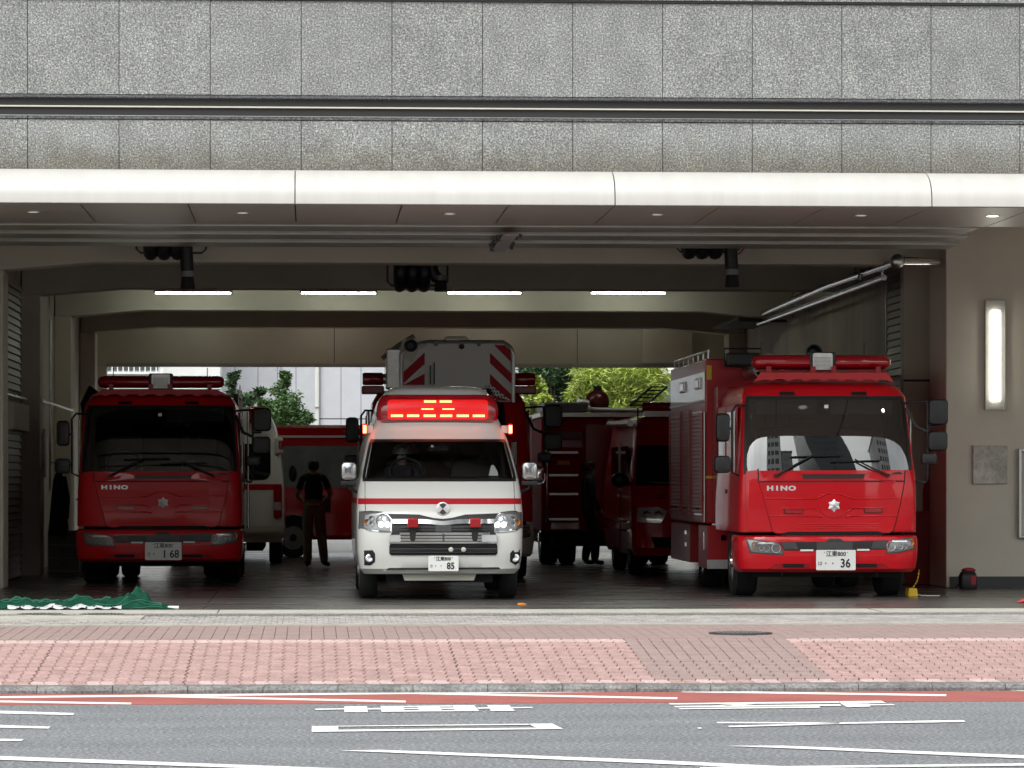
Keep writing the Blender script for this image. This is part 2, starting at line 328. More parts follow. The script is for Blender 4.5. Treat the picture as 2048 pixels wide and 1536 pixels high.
mark([c8(p) for p in ([(92,240),(295,238),(295,282),(90,285)], [(295,238),(1760,222),(1790,230),(295,243)], [(295,268),(1815,252),(1850,264),(295,282)], [(1760,222),(1950,220),(2035,262),(1850,264)])])
mark([c3(p) for p in ([(225,581),(1100,571),(1100,580),(232,588)], [(1100,571),(1315,568),(1340,580),(1110,584)], [(253,595),(1105,586),(1110,594),(258,602)], [(1110,584),(1255,584),(1260,598),(1140,601)], [(1255,586),(1375,585),(1387,591),(1258,592)],
     [(275,606),(1000,597),(1002,604),(282,612)], [(480,590),(640,583),(700,583),(520,596)])])
mark([c3(p) for p in ([(473,677),(1100,679),(1100,685),(473,684)], [(528,697),(1100,679.5),(1590,669),(1740,668),(1748,677),(1110,687),(536,704)])])
mark([c3([(372,706),(392,705.5),(393,711),(374,711.5)])])

# kerb stones, 0.6 m each
K0, K1 = 28.47, 28.66
kerb = struct('kerb', MB().box(-30, 30, K0+.01, K1, -.10, .035), mat['joint'])
ks = MB().prism([(K0, -.02), (K0, .03), (K0+.012, .05), (K0+.035, .062), (K1-.004, .066), (K1-.004, -.02)], 0, .594, 'x').mesh('kerb_stone')
x0 = G(80.5, 1384, 0).x
for i in range(-6, 14):
    k = link('kerb_stone', ks, mat['kerb'], kerb, fix=(i == -6)); k.location = (x0+.6*i, 0, random.uniform(-.002, .002))

# pavement of interlocking blocks: a ramp up from the kerb, then level
RA, RB, ZA, ZB = 28.67, 31.78, .062, .285
YC, ZC = 34.22, .307                 # end of the brown field
YD, ZD = 36.18, .328                 # end of the grey blocks
def zpave(y): return float(np.interp(y, [RA, RB, YC, YD, 37.4], [ZA, ZB, ZC, ZD, FLOOR]))
pave = struct('pavement', MB().loft([[(-30, y, z-.022), (30, y, z-.022), (30, y, z-.3), (-30, y, z-.3)] for y, z in ((RA, ZA), (RB, ZB), (YC, ZC), (YD, ZD))]), mat['joint'])
BW, BL = .1125, .225
def block(mb, X, Y, z, slope, amp=.013, gap=.006, w=BW, l=BL):
    zig = [(0, 0), (.25, amp), (.5, 0), (.75, -amp), (1, 0)]
    o = [(w-gap+a, t*(l-.002)) for t, a in zig] + [(a, t*(l-.002)) for t, a in reversed(zig)]
    dz = random.uniform(-.0015, .0015); n = len(o)
    cx = w/2; cyy = l/2
    lo = [(X+x, Y+y, z+slope*y-.022+dz) for x, y in o]; mid = [(X+x, Y+y, z+slope*y-.004+dz) for x, y in o]
    hi = [(X+cx+(x-cx)*.95, Y+cyy+(y-cyy)*.99, z+slope*(cyy+(y-cyy)*.99)+dz) for x, y in o]
    mb.loft([lo, mid, hi], cap=(False, True)); return mb
XL, XR = -3.6, 8.6
ncol = int((XR-XL)/BW); slopeR = (ZB-ZA)/(RB-RA)
XB0, XB1 = G(1250, 1281, .28).x, G(1564, 1277, .28).x
dark_cols = set(int((G(p, 1365, .07).x-XL)/BW) for p in (40, 345, 912, 1730))
shared = {}
stuff = dict(pink=MB(), pink_pale=MB(), brown=MB(), grey_paver=MB())
rows = int((RB-RA)/BL)
cand = []
for r in range(rows):
    for c in range(ncol):
        X = XL+c*BW; Y = RA+.01+r*(RB-RA-.01)/rows
        key = 'brown' if (XB0 < X+BW/2 < XB1 and r > 0) else ('pink_pale' if (r == rows-1 or (r == 0 and c % 4 < 2) or False) else 'pink')
        gap = .015 if c in dark_cols else .008
        inview = G(0, 1365, zpave(Y)).x-.15 < X < G(2048, 1365, zpave(Y)).x+.05
        if r < 4 and inview and len(cand) < 300: cand.append(1); 
        else: block(stuff[key], X, Y, zpave(Y), slopeR, gap=gap, amp=.003 if key == 'brown' and r > 6 else .013); continue
        if (key, gap) not in shared:
            shared[(key, gap)] = block(MB(), 0, 0, 0, slopeR, gap=gap).mesh('paving_block')
        b = link('paving_block', shared[(key, gap)], mat[key], pave, fix=False); b.location = (X, Y, zpave(Y)+random.uniform(-.0015, .0015))
for r in range(11):
    for c in range(ncol+20):
        block(stuff['brown'], XL-1+c*BW, RB+.01+r*(YC-RB-.02)/11, zpave(RB+.01+r*(YC-RB-.02)/11), (ZC-ZB)/(YC-RB), amp=.002, gap=.004, l=(YC-RB-.02)/11)
for r in range(8):
    for c in range(ncol+20):
        y = YC+.17+r*(YD-YC-.2)/8; off = .056 if r % 2 else 0
        block(stuff['grey_paver'], XL-1+off+c*BW, y, zpave(y), (ZD-ZC)/(YD-YC), amp=.0, gap=.006, l=(YD-YC-.2)/8)
for k, mbk in stuff.items():
    obj(dict(pink='pink_paving', pink_pale='pale_paving', brown='brown_paving', grey_paver='grey_paving')[k], mbk, mat[k], pave, kind='stuff', fix=False)
obj('edging_strip', MB().box(-30, 30, YC+.005, YC+.15, .1, zpave(YC+.08)+.012), mat['concrete'], pave)

# threshold with drain
th = struct('threshold', MB().box(-30, 30, 36.46, 37.42, 0, FLOOR-.004), mat['concrete'])
obj('steel_edge', MB().box(-30, 30, 36.185, 36.225, .1, .338), mat['alu'], th)
obj('drain_channel', MB().box(-30, 30, 36.225, 36.455, .1, .30), mat['dark'], th)
gr = MB()
for i in range(int(14/.05)): gr.box(-4.4+i*.05, -4.4+i*.05+.022, 36.23, 36.45, .31, .335)
gr.box(-30, 30, 36.225, 36.245, .31, .337).box(-30, 30, 36.435, 36.455, .31, .337)
obj('drain_grating', gr, mat['alu'], th, kind='stuff', fix=False)
for x in (G(437, 1220, .35).x, 5.9): obj('expansion_joint', MB().box(x, x+.012, 36.47, 37.41, .3, FLOOR-.002), mat['joint_dark'], th)
struct('manhole_surround', MB().box(-4, G(283, 1238, .33).x, 35.35, 36.17, .2, .3375), mat['concrete'])
def manhole(px, py, Y0, w, label, fl):
    c = G(px, py, zpave(Y0)); t = thing('manhole_cover', (c.x, c.y, zpave(c.y)+.009), label, 'manhole', 'manhole covers in the pavement')
    obj('cover', MB().lathe([(w, -.03), (w, .003), (w*.93, .006)], n=40), mat['dgrey'], t)
    obj('rim', MB().lathe([(w*1.09, -.03), (w*1.09, .002), (w*1.01, .002), (w*1.01, -.01)], n=40), fl, t)
    m = MB()
    for i in range(-5, 6):
        h = math.sqrt(max(0, .8*w*w-(i*w/6.5)**2)); m.box(i*w/6.5-.008, i*w/6.5+.008, -h, h, .004, .009)
    obj('tread_bar', m, mat['grey'], t, kind='stuff')
manhole(80, 1232, 35.75, .24, 'dark round manhole cover nearer the left edge, set in pale concrete', mat['concrete'])
manhole(205, 1232, 35.75, .24, 'dark round manhole cover beside the corner of the pale concrete slab', mat['concrete'])
manhole(1481, 1266, 33.3, .27, 'dark round manhole cover in the brown blocks before the right truck', mat['dgrey'])

# ================================================================== the fire station
fs = thing('fire_station', (0, 38, 0), 'fire station with grey granite front, white canopy and wide open vehicle bay', 'building')
fs.location = (0, 0, 0)
YF, YG, ZS = 37.68, 38.35, 4.64      # canopy edge, granite plane, soffit height
# granite upper wall
wall = obj('wall', MB().box(-14, 20, YG+.035, 62, 5.0, 16), mat['joint_dark'], fs)
gx = [WX(p, YG) for p in (55, 240, 423, 605, 787, 968, 1148, 1329, 1508, 1685, 1863, 2040)]
step = (gx[-1]-gx[0])/11
edges = [gx[0]+step*i for i in range(-2, 15)]
zt = WZ(4, YG); zb1 = WZ(194, YG); zb0 = WZ(243, YG); zlow = WZ(346, YG)
gp = {}
def gpanel(x0, x1, z0, z1, m, y=YG, th=.03, name='granite_panel'):
    key = (round(x1-x0, 3), round(z1-z0, 3), m)
    if key not in gp:
        w, h = (x1-x0)/2-.0028, (z1-z0)/2-.0028
        gp[key] = MB().loft([[(-w, th, -h), (w, th, -h), (w, th, h), (-w, th, h)], [(-w, .004, -h), (w, .004, -h), (w, .004, h), (-w, .004, h)], [(-w+.004, 0, -h+.004), (w-.004, 0, -h+.004), (w-.004, 0, h-.004), (-w+.004, 0, h-.004)]]).mesh(name)
        link_first = True
    o = link(name, gp[key], mat[m], wall, fix=True); o.location = ((x0+x1)/2, y+random.uniform(-.0015, .0015), (z0+z1)/2); return o
for i in range(len(edges)-1):
    gpanel(edges[i], edges[i+1], zb1, zt, 'granite')
    gpanel(edges[i], edges[i+1], zlow-.1, zb0, 'granite_low')
for i in range(0, len(edges)-1, 3):
    gpanel(edges[i]-.01, edges[min(i+3, len(edges)-1)]-.01, zt+.02, zt+1.2, 'granite', y=YG-.03, name='upper_panel')
hz = (zb1+zb0)/2
for i in range(len(edges)-1):
    a, b = edges[i]+.002, edges[i+1]-.002
    obj('band_stone', MB().prism([(YG+.055, zb0), (YG-.012, zb0+.004), (YG-.012, zb0+.035), (YG+.05, zb0+.05), (YG+.05, zb1-.045), (YG-.005, zb1-.03), (YG-.005, zb1-.003), (YG+.055, zb1)], a, b, 'x'), mat['granite_dark'], wall)
obj('light_strip', MB().prism([(YG+.052, hz-.004), (YG+.012, hz+.0), (YG+.012, hz+.013), (YG+.052, hz+.022)], -14, 20, 'x'), mat['cream'], fs)
obj('drip_edge', MB().box(-14, 20, YG-.016, YG-.011, zb0+.036, zb0+.042), mat['alu'], fs)
obj('drip_edge', MB().box(-14, 20, YG-.02, YG+.04, zt, zt+.02), mat['joint_dark'], fs)
# canopy with rounded white edge
prof = []
ztop = WZ(344, YG)
for k in range(13):
    a = PI/2*k/12; prof.append((YF+.66*(1-math.sin(a)), ZS+.006+(ztop-ZS)*(1-math.cos(a))**.0 * 0 + (ztop-ZS)*math.cos(a)))
prof = [(YF+(YG-.004-YF)*(1-math.sin(PI/2*k/12)**.9), ZS+(ztop-ZS)*(math.cos(PI/2*k/12)**.75)) for k in range(13)]
fx = [WX(p, YF) for p in (590, 1232, 1864)]; fw = (fx[2]-fx[0])/2
for i in range(-2, 4):
    a, b = fx[0]+fw*i+.006, fx[0]+fw*(i+1)-.006
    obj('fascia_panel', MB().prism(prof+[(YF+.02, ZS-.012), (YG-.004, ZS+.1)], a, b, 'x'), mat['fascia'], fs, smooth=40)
obj('fascia_back', MB().prism([(y+.012, z-.012) for y, z in prof]+[(YF+.06, ZS+.02), (YG-.004, ZS+.1)], fx[0]-2*fw, fx[0]+4*fw, 'x'), mat['joint_dark'], fs)
# soffit panels
YS1 = 40.6
soff = obj('soffit', MB().box(-14, 20, YF+.3, YS1-.002, ZS+.02, ZS+.15), mat['joint_dark'], fs)
sw = fw/3
for i in range(-7, 13):
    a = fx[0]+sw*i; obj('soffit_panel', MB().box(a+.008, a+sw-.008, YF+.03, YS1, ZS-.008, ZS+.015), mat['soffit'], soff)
for k, p in enumerate((67, 485, 900, 1314, 1722, 1985)):
    c = W(p, 424, 38.85); c.z = ZS-.012
    lit = k == 5
    d = obj('downlight', MB().lathe([(.062, 0), (.062, .004), (.05, .004)], c, n=24), mat['down_lit' if lit else 'down_dim'], soff)
    obj('trim_ring', MB().lathe([(.085, .003), (.085, -.004), (.066, -.006), (.066, .003)], c, n=24), mat['alu'], d)
# stacked shutter rails behind the soffit
for k in range(3):
    y = 40.75+.95*k
    xr = WX(1956-18*k, y)
    obj('shutter_rail', MB().box(-14, xr, y, y+.80, ZS-.022-.03*k, ZS+.05), mat['rail'], fs, bevel=.01)
obj('rail_backing', MB().box(-14, WX(1962, 41), YS1+.02, 43.6, ZS+.06, 5.0), mat['joint_dark'], fs)
obj('bulkhead', MB().box(WX(1964, 41), 20, YS1+.02, 44.31, ZS+.30, ZS+.4), mat['ceil'], fs)
c0, c1 = W(1012, 449, 40.7), W(985, 477, 43.55)
obj('centre_bracket', MB().box(min(c0.x, c1.x)-.02, min(c0.x, c1.x)+.15, 40.65, 43.6, ZS-.125, ZS-.10), mat['soffit'], fs, bevel=.008)
m = MB()
for k in range(14): 
    y = 40.9+.19*k; x = min(c0.x, c1.x)+random.choice((-.06, .16))+random.uniform(-.03, .03); m.box(x, x+random.uniform(.02, .05), y, y+.08, ZS-.13, ZS-.09)
obj('bracket_bolt', m, mat['dgrey'], fs, kind='stuff')
# walls and pillars
XLW, XRW, YR, HB = -4.12, 7.85, 66.0, CAM_H+2.735
obj('ceiling', MB().box(-14, 20, 43.6, YR+.4, 5.25, 5.5), mat['ceil'], fs)
obj('side_wall', MB().box(XLW-.3, XLW, 38.5, YR, FLOOR-.3, 5.3), mat['wall'], fs)
obj('side_wall', MB().box(XRW, XRW+.3, 46.4, YR, FLOOR-.3, 5.3), mat['wall_stain'], fs)
pil = obj('front_pillar', MB().box(WX(1892, 44.3), 20, 44.3, 45.5, FLOOR, ZS+.4), mat['pillar'], fs, bevel=.015)
obj('plinth', MB().box(WX(1892, 44.3)+.05, 20, 44.275, 44.3, FLOOR, FLOOR+.145), mat['plinth'], pil)
obj('return_wall', MB().box(WX(1806, 46.3), 20, 46.25, 46.5, FLOOR, 5.3), mat['pillar'], fs)
obj('wall_groove', MB().box(WX(1806, 46.3), 9, 46.244, 46.25, WZ(762, 46.3), WZ(758, 46.3)), mat['joint_dark'], fs)
obj('end_wall', MB().box(20, 20.3, 38, YR, 0, 5.3), mat['wall'], fs)
obj('end_wall', MB().box(-14.3, -14, 38.4, YR, 0, 5.3), mat['wall'], fs)
obj('front_return', MB().box(-14, XLW-.3, 44.3, 44.6, 0, 5.3), mat['wall'], fs)
# beams with haunched ends, pilasters
BY = [44.75, 50.8, 57.4, 63.7]
for k, y in enumerate(BY):
    l, r = XLW+.02, (8.6 if k == 0 else XRW-.02); pl = -3.84; hr = .10 if k > 1 else .0
    poly = [(l, 5.26), (l, HB-.10), (pl, HB-.10), (pl+1.15, HB), (r-1.5, HB), (r-.35, HB-hr-.001), (r, HB-hr-.001), (r, 5.26)]
    obj('beam', MB().prism(poly, y, y+.5, 'y'), mat['beam'], fs, bevel=.012)
    obj('pilaster', MB().box(XLW+.004, pl, y-.02, y+.72, FLOOR, HB-.102), mat['wall'], fs, bevel=.015)
    if k == 3: obj('pilaster', MB().box(XRW-.32, XRW-.004, y-.02, y+.72, FLOOR, HB-.102), mat['wall'], fs, bevel=.015)
# rear wall with its wide opening
oz = WZ(733, YR); ox0, ox1 = WX(213, YR), WX(1392, YR)
obj('rear_lintel', MB().box(XLW, XRW, YR, YR+.3, oz, 5.3), mat['beam'], fs)
obj('rear_wall', MB().box(XLW, ox0, YR, YR+.3, FLOOR, oz-.002), mat['wall'], fs)
obj('rear_wall', MB().box(ox1, XRW, YR, YR+.3, FLOOR, oz-.002), mat['wall'], fs)
obj('lintel_trim', MB().box(ox0, ox1, YR-.03, YR-.002, oz-.02, oz+.05), mat['rail'], fs)
for p in (668, 1154): obj('panel_joint', MB().box(WX(p, YR), WX(p, YR)+.012, YR-.004, YR-.001, oz+.06, 4.9), mat['joint_dark'], fs)
obj('shutter_box', MB().box(WX(1283, YR), WX(1383, YR), YR-.18, YR-.004, oz+.06, WZ(658, YR)), mat['wall'], fs, bevel=.01)
# louvred shutters in the side walls
def shutter(xs, y0, y1, z0, z1, face, name='roller_shutter'):
    s = obj(name, MB().box(min(xs, xs+face*.012), max(xs, xs+face*.012), y0, y1, z0, z1), mat['joint_dark'], fs)
    n = int((z1-z0)/.095); me = None
    for i in range(n):
        z = z0+i*(z1-z0)/n; h = (z1-z0)/n
        if me is None: me = MB().prism([(0, 0), (face*.045, .006), (face*.02, h*.92), (0, h*.92)], y0+.03, y1-.03, 'y').mesh('slat')
        q = link('slat', me, mat['slat'], s, fix=(i == 0)); q.location = (xs+face*.012, 0, z)
    f = MB().box(min(xs, xs+face*.06), max(xs, xs+face*.06), y0-.06, y0, z0-.06, z1+.06).box(min(xs, xs+face*.06), max(xs, xs+face*.06), y1, y1+.06, z0-.06, z1+.06)
    f.box(min(xs, xs+face*.06), max(xs, xs+face*.06), y0, y1, z1, z1+.06); obj('shutter_frame', f, mat['slat'], s)
    return s
shutter(XLW+.003, 48.0, 50.3, WZ(782, 49), WZ(578, 49), 1)
shutter(XLW+.003, 48.0, 50.3, FLOOR+.02, WZ(868, 49), 1)
obj('shutter_hood', MB().box(XLW+.002, XLW+.16, 47.9, 50.4, WZ(862, 49), WZ(808, 49)), mat['wall'], fs, bevel=.01)
obj('wall_conduit', MB().tube([(XLW+.1, 46.5, WZ(795, 49)), (XLW+.1, 50.5, WZ(795, 49))], .02), mat['steel'], fs, smooth=40)
obj('wall_conduit', MB().tube([(-3.80, 50.7, WZ(800, 50)), (-3.80, 57.2, WZ(800, 50)-.02)], .018), mat['steel'], fs, smooth=40)
obj('wall_conduit', MB().tube([(-3.80, 52.2, HB-.4), (-3.80, 52.2, FLOOR+1.2)], .015), mat['alu'], fs, smooth=40)
shutter(XRW-.003, 46.55, 47.75, WZ(750, 47), WZ(545, 47), -1)
shutter(XRW-.003, 46.55, 47.75, FLOOR+.02, WZ(752, 47)-.12, -1)
# wall openings at the left, pale door
obj('locker_door', MB().box(XLW+.002, XLW+.05, 51.7, 53.6, FLOOR, FLOOR+2.0), mat['slat'], fs, bevel=.008)
floor = struct('garage_floor', MB().box(-14, 20, 37.425, YR+.6, FLOOR-.15, FLOOR), mat['floor'])
x = G(420, 1200, FLOOR).x
obj('floor_joint', MB().box(x, x+.012, 37.43, 60, FLOOR-.01, FLOOR+.0015), mat['joint_dark'], floor)
struct('rear_yard', MB().box(-60, 60, YR+.602, 120, FLOOR-.4, FLOOR-.02), mat['yard'])

# ------------------------------------------------------------------ lamps
def ceiling_light(x0, x1, y, z, label, group, tm='tube_lit'):
    t = thing('ceiling_light', ((x0+x1)/2, y, z), label, 'light', group); h = (x1-x0)/2
    obj('tube', MB().tube([(-h, 0, 0), (h, 0, 0)], .009, 10), mat[tm], t, smooth=40)
    obj('batten', MB().prism([(-.02, .022), (.02, .022), (.02, .06), (-.02, .06)], -h-.03, h+.03, 'x'), mat['slat'], t)
    obj('tube_holder', MB().box(-h-.03, -h, -.012, .012, -.012, .024), mat['slat'], t); obj('tube_holder', MB().box(h, h+.03, -.012, .012, -.012, .024), mat['slat'], t)
    obj('hanger', MB().tube([(0, 0, .09), (0, 0, 5.25-z)], .01, 6), mat['steel'], t)
names = ['leftmost lit fluorescent ceiling tube above the left fire truck', 'lit fluorescent ceiling tube second from the left', 'lit fluorescent ceiling tube above the ladder truck basket', 'rightmost lit fluorescent ceiling tube nearest the wall pipes']
for k, (a, b) in enumerate(((311, 461), (603, 751), (896, 1041), (1183, 1330))):
    p, q = W(a, 586, 56.3), W(b, 586, 56.3); ceiling_light(p.x, q.x, 56.3, p.z, names[k], 'fluorescent tubes in the middle bay')
for k in range(4):
    a = (330, 590, 905, 1150)[k]; p = W(a, 640, 65.0); ceiling_light(p.x, p.x+1.2, 65.0, 4.80, '%s fluorescent tube in the rear bay, hidden behind the ceiling beam' % ('leftmost', 'second', 'third', 'rightmost')[k], 'fluorescent tubes in the rear bay', 'tube_rear')
lamp = thing('wall_lamp', (WX(1990, 44.28), 44.28, WZ(708, 44.28)), 'tall lit wall lamp recessed in the beige pillar', 'lamp')
hw = .148; hh = .67
obj('back_plate', MB().box(-hw*.8, hw*.8, -.012, .015, -hh, hh), mat['rail'], lamp, bevel=.004)
fr = MB().box(-hw*.86, -hw*.80, -.03, .01, -hh-.02, hh+.02).box(hw*.80, hw*.86, -.03, .01, -hh-.02, hh+.02).box(-hw*.8, hw*.8, -.03, .01, hh, hh+.02).box(-hw*.8, hw*.8, -.03, .01, -hh-.02, -hh)
obj('frame', fr, mat['rail'], lamp)
obj('diffuser', MB().prism(rrect(-.058, .058, -.585, .56, .02), -.075, -.013, 'y'), mat['lamp_lit'], lamp, smooth=30)

# ------------------------------------------------------------------ pillar fittings
pq = thing('stone_plaque', (WX(1980, 44.27), 44.28, WZ(929, 44.28)), 'blank grey stone plaque on the beige pillar below the lamp', 'plaque')
obj('slab', MB().prism([(-.22, -.245), (.215, -.24), (.222, .235), (-.218, .245)], -.03, .016, 'y'), mat['stone'], pq, bevel=.008)
nb = thing('notice_frame', (WX(2036, 44.28)+.45, 44.28, WZ(987, 44.28)), 'steel framed notice case cut off by the right edge of the photo', 'notice board')
f2 = MB().box(-.45, -.415, -.06, .015, -.56, .56).box(.415, .45, -.06, .015, -.56, .56).box(-.415, .415, -.06, .015, .525, .56).box(-.415, .415, -.06, .015, -.56, -.525)
obj('frame', f2, mat['steel'], nb, bevel=.006); obj('backing', MB().box(-.41, .41, -.01, .014, -.52, .52), mat['wall'], nb)

# ------------------------------------------------------------------ exhaust hose reels
def hose_reel(pxl, pxr, Y, py0, pyb, hx, hy, bend, label):
    a, b = W(pxl, py0, Y), W(pxr, pyb, Y); t = thing('exhaust_hose_reel', ((a.x+b.x)/2, Y, b.z), label, 'hose reel', 'exhaust hoses hanging from the ceiling')
    w = (b.x-a.x)/2; h = a.z-b.z; r = .085
    for k in range(3):
        x = -w+.17+k*.165
        obj('hose_loop', MB().tube([(x, .5*math.cos(s)*.6+.1, .19+.20*math.sin(s)) for s in [2*PI*i/14 for i in range(15)]], r, 10), mat['black'], t, smooth=50)
    pts = [(-w, 0, h+.3), (-w, 0, .05), (-w+.05, 0, 0), (w-.05, 0, 0), (w, 0, .05), (w, 0, h+.3)]
    obj('hanger_frame', MB().tube(pts, .014, 8), mat['dgrey'], t, smooth=50)
    obj('crossbar', MB().box(-w-.06, w+.06, -.02, .02, h+.3, h+.36), mat['dgrey'], t)
    hp = W(hx, hy, Y); x1 = hp.x-(a.x+b.x)/2; z1 = hp.z-b.z
    ptsh = [(x1-bend*.9, -.12, h+.45), (x1-bend*.75, -.12, h*.7), (x1-bend*.4, -.12, (h+z1)/2), (x1, -.12, z1+.18)]
    hz_ = obj('hose', MB().tube(ptsh, r*.98, 14), mat['black'], t, smooth=50)
    obj('clamp', MB().tube([(x1-.02*bend, -.12, z1+.22), (x1, -.12, z1+.15)], r*1.1, 14), mat['grey'], hz_, smooth=50)
    obj('nozzle', MB().tube([(x1, -.12, z1+.15), (x1, -.12, z1)], [r*.9, r*1.06], 14), mat['rubber'], hz_, smooth=50)
    obj('valve', MB().box(-w-.12, -w-.02, -.05, .05, h+.18, h+.26), mat['dark'], t)
hose_reel(273, 412, 44.2, 470, 506, 376, 579, 0.03, 'black exhaust hose reel above the left fire truck')
hose_reel(775, 895, 48.5, 528, 571, 881, 584, .16, 'black exhaust hose reel above the white ambulance')
hose_reel(1353, 1480, 44.2, 470, 504, 1462, 575, .03, 'black exhaust hose reel with red chain near the right fire truck')
obj('chain', MB().tube([W(1495, 470, 44.1), W(1492, 492, 44.1), W(1478, 508, 44.1), W(1470, 506, 44.1)], .012, 6), mat['red_matt'], bpy.data.objects['exhaust_hose_reel.002'])
bpy.data.objects['chain'].matrix_parent_inverse = Matrix.Translation(-bpy.data.objects['exhaust_hose_reel.002'].location)

# ------------------------------------------------------------------ pipework on the right wall
pp = thing('exhaust_duct', (XRW-.35, 46, 4.5), 'shiny steel ducts running back along the right wall below the ceiling', 'duct')
def rel(p): return Vector(p)-pp.location
A = W(1890, 525, 44.45); B = W(1795, 523, 44.0); Cc = W(1508, 634, 58.6)
obj('duct', MB().tube([rel(A), rel(B)], .062, 16), mat['chrome'], pp, smooth=50)
obj('elbow', MB().sphere(rel(B), .095), mat['alu'], pp, smooth=60)
obj('duct', MB().tube([rel(B), rel(B+(Cc-B)*.4+Vector((-.03, 0, .03))), rel(Cc)], .05, 16), mat['mirror_chrome'], pp, smooth=50)
obj('duct', MB().tube([rel(B+(Cc-B)*.09+Vector((.04, 0, -.12))), rel(Cc+Vector((.04, -.3, -.12)))], .04, 12), mat['mirror_chrome'], pp, smooth=50)
for p, y in ((1720, 46.6), (1765, 45.6)):
    q = W(p, 550, y); obj('hanger_rod', MB().tube([rel((q.x, y, 5.25)), rel((q.x, y, 4.36))], .03, 10), mat['chrome'], pp, smooth=50)
obj('cable_tray', MB().box(-.45, .25, 12, 16, -.14, -.1), mat['dgrey'], pp)
obj('bracket', MB().box(-.5, .3, 11.9, 11.95, -.2, .5), mat['dgrey'], pp)

# ================================================================== behind the rear opening
wb = thing('white_house', (WX(200, 84), 84, 0), 'white rendered building with a barred window beyond the rear opening', 'building')
o_ = wb.location
def bl(mbx): return mbx.xf(Matrix.Translation(-o_))
e = WX(440, 84)
obj('wall', bl(MB().box(-16, e, 84, 92, -.1, 12)), mat['bwhite'], wb)
wn = obj('window', bl(MB().box(WX(150, 84), WX(316, 84), 83.94, 83.995, WZ(742, 84), WZ(742, 84)+1.3)), mat['window'], wb)
for p in range(214, 330, 11):
    obj('bar', bl(MB().box(WX(p, 84)-.012, WX(p, 84)+.012, 83.8, 83.83, WZ(747, 84), WZ(742, 84)+1.3)), mat['white'], wn)
obj('sill', bl(MB().box(WX(130, 84), WX(328, 84), 83.75, 83.99, WZ(750, 84), WZ(745, 84))), mat['white'], wn)
gb = thing('grey_clad_building', (WX(600, 86), 86, 0), 'pale grey panel clad building with a drainpipe beyond the rear opening', 'building')
o_ = gb.location
obj('wall', bl(MB().box(e+.02, WX(1040, 86), 86.05, 95, -.1, 12)), mat['joint'], gb)
xs = [WX(p, 86) for p in (435, 470, 516, 555, 592, 640, 682, 722, 770, 830, 890, 950, 1040)]
for a, b in zip(xs, xs[1:]):
    obj('cladding_panel', bl(MB().box(a+.006, b-.006, 86, 86.05, WZ(838, 86)+.012, 12)), mat['bgrey'], gb); obj('cladding_panel', bl(MB().box(a+.006, b-.006, 86, 86.05, -.1, WZ(838, 86)-.012)), mat['bgrey'], gb)
obj('drainpipe', bl(MB().tube([(WX(634, 85.9), 85.9, 0), (WX(634, 85.9), 85.9, 11)], .055, 12)), mat['white_paint'], gb, smooth=50)
obj('drainpipe', bl(MB().tube([(WX(558, 85.95), 85.93, 0), (WX(558, 85.95), 85.93, 11)], .035, 12)), mat['bgrey'], gb, smooth=50)
obj('pipe_clip', bl(MB().box(WX(630, 85.8), WX(638, 85.8), 85.82, 86, WZ(816, 85.9), WZ(814, 85.9))), mat['grey'], gb)
pb = thing('pale_apartment_block', (WX(1250, 110), 110, 0), 'pale building glimpsed behind the yellow green bamboo', 'building')
o_ = pb.location
obj('wall', bl(MB().box(WX(1040, 110), WX(1500, 110), 110, 120, -.1, 16)), mat['tower_pale'], pb)
for i in range(5):
    for j in range(4):
        x = WX(1060, 110)+i*1.35; obj('window', bl(MB().box(x, x+.8, 109.95, 109.995, 1+j*2.6, 2.4+j*2.6)), mat['window'], pb)

# leaves
def leaves(mb, c, rad, n, size, aspect=.45, droop=0, rnd=random):
    for _ in range(n):
        while True:
            p = Vector((rnd.uniform(-1, 1), rnd.uniform(-1, 1), rnd.uniform(-1, 1)))
            if .15 < p.length < 1: break
        p = Vector((c[0]+p.x*rad[0], c[1]+p.y*rad[1], c[2]+p.z*rad[2]))
        d = Vector((rnd.gauss(0, 1), rnd.gauss(0, 1), rnd.gauss(0, .5)-droop)).normalized(); s = size*rnd.uniform(.6, 1.3)
        u = d.cross(Vector((rnd.gauss(0, 1), rnd.gauss(0, 1), rnd.gauss(0, 1)))).normalized()
        k = len(mb.v); mb.v += [tuple(p), tuple(p+d*s*.45+u*s*aspect*.5), tuple(p+d*s), tuple(p+d*s*.45-u*s*aspect*.5)]; mb.f.append((k, k+1, k+2, k+3))
def tree(name, label, px, Y, base_z, clumps, leafmat, size, per, aspect=.45, droop=0, lean=0):
    x = WX(px, Y); t = thing(name, (x, Y, base_z), label, 'tree'); crown = MB(); lo = t.location
    cs = [(W(a, b, Y+random.uniform(-.5, .5))-lo, W(a+r, b, Y).x-W(a, b, Y).x) for a, b, r in clumps]
    top = max(c.z for c, r in cs)
    trunk = MB().tube([(0, 0, 0), (.04, 0, top*.35), (-.03+lean*.3, .02, top*.7), (lean, 0, top*.95)], [.07, .055, .035, .012], 8)
    for c, r in cs:
        s = Vector((lean*max(.3, c.z/top-.2), 0, max(.2, c.z*.7))); trunk.tube([s, (s+c)/2+Vector((0, .05, .03)), c], [.025, .016, .006], 6)
        for _ in range(5):
            e_ = c+Vector((random.uniform(-1, 1), random.uniform(-1, 1), random.uniform(-.6, 1)))*r; trunk.tube([c, (c+e_)/2, e_], [.008, .006, .003], 5)
            leaves(crown, e_, (r*.55, r*.55, r*.5), int(per*.12), size, aspect, droop)
        leaves(crown, c, (r*1.05, r*.9, r*.85), int(per*.5), size, aspect, droop)
    obj('trunk', trunk, mat['bark'], t, smooth=60); obj('crown', crown, mat[leafmat], t, fix=False)
    return t
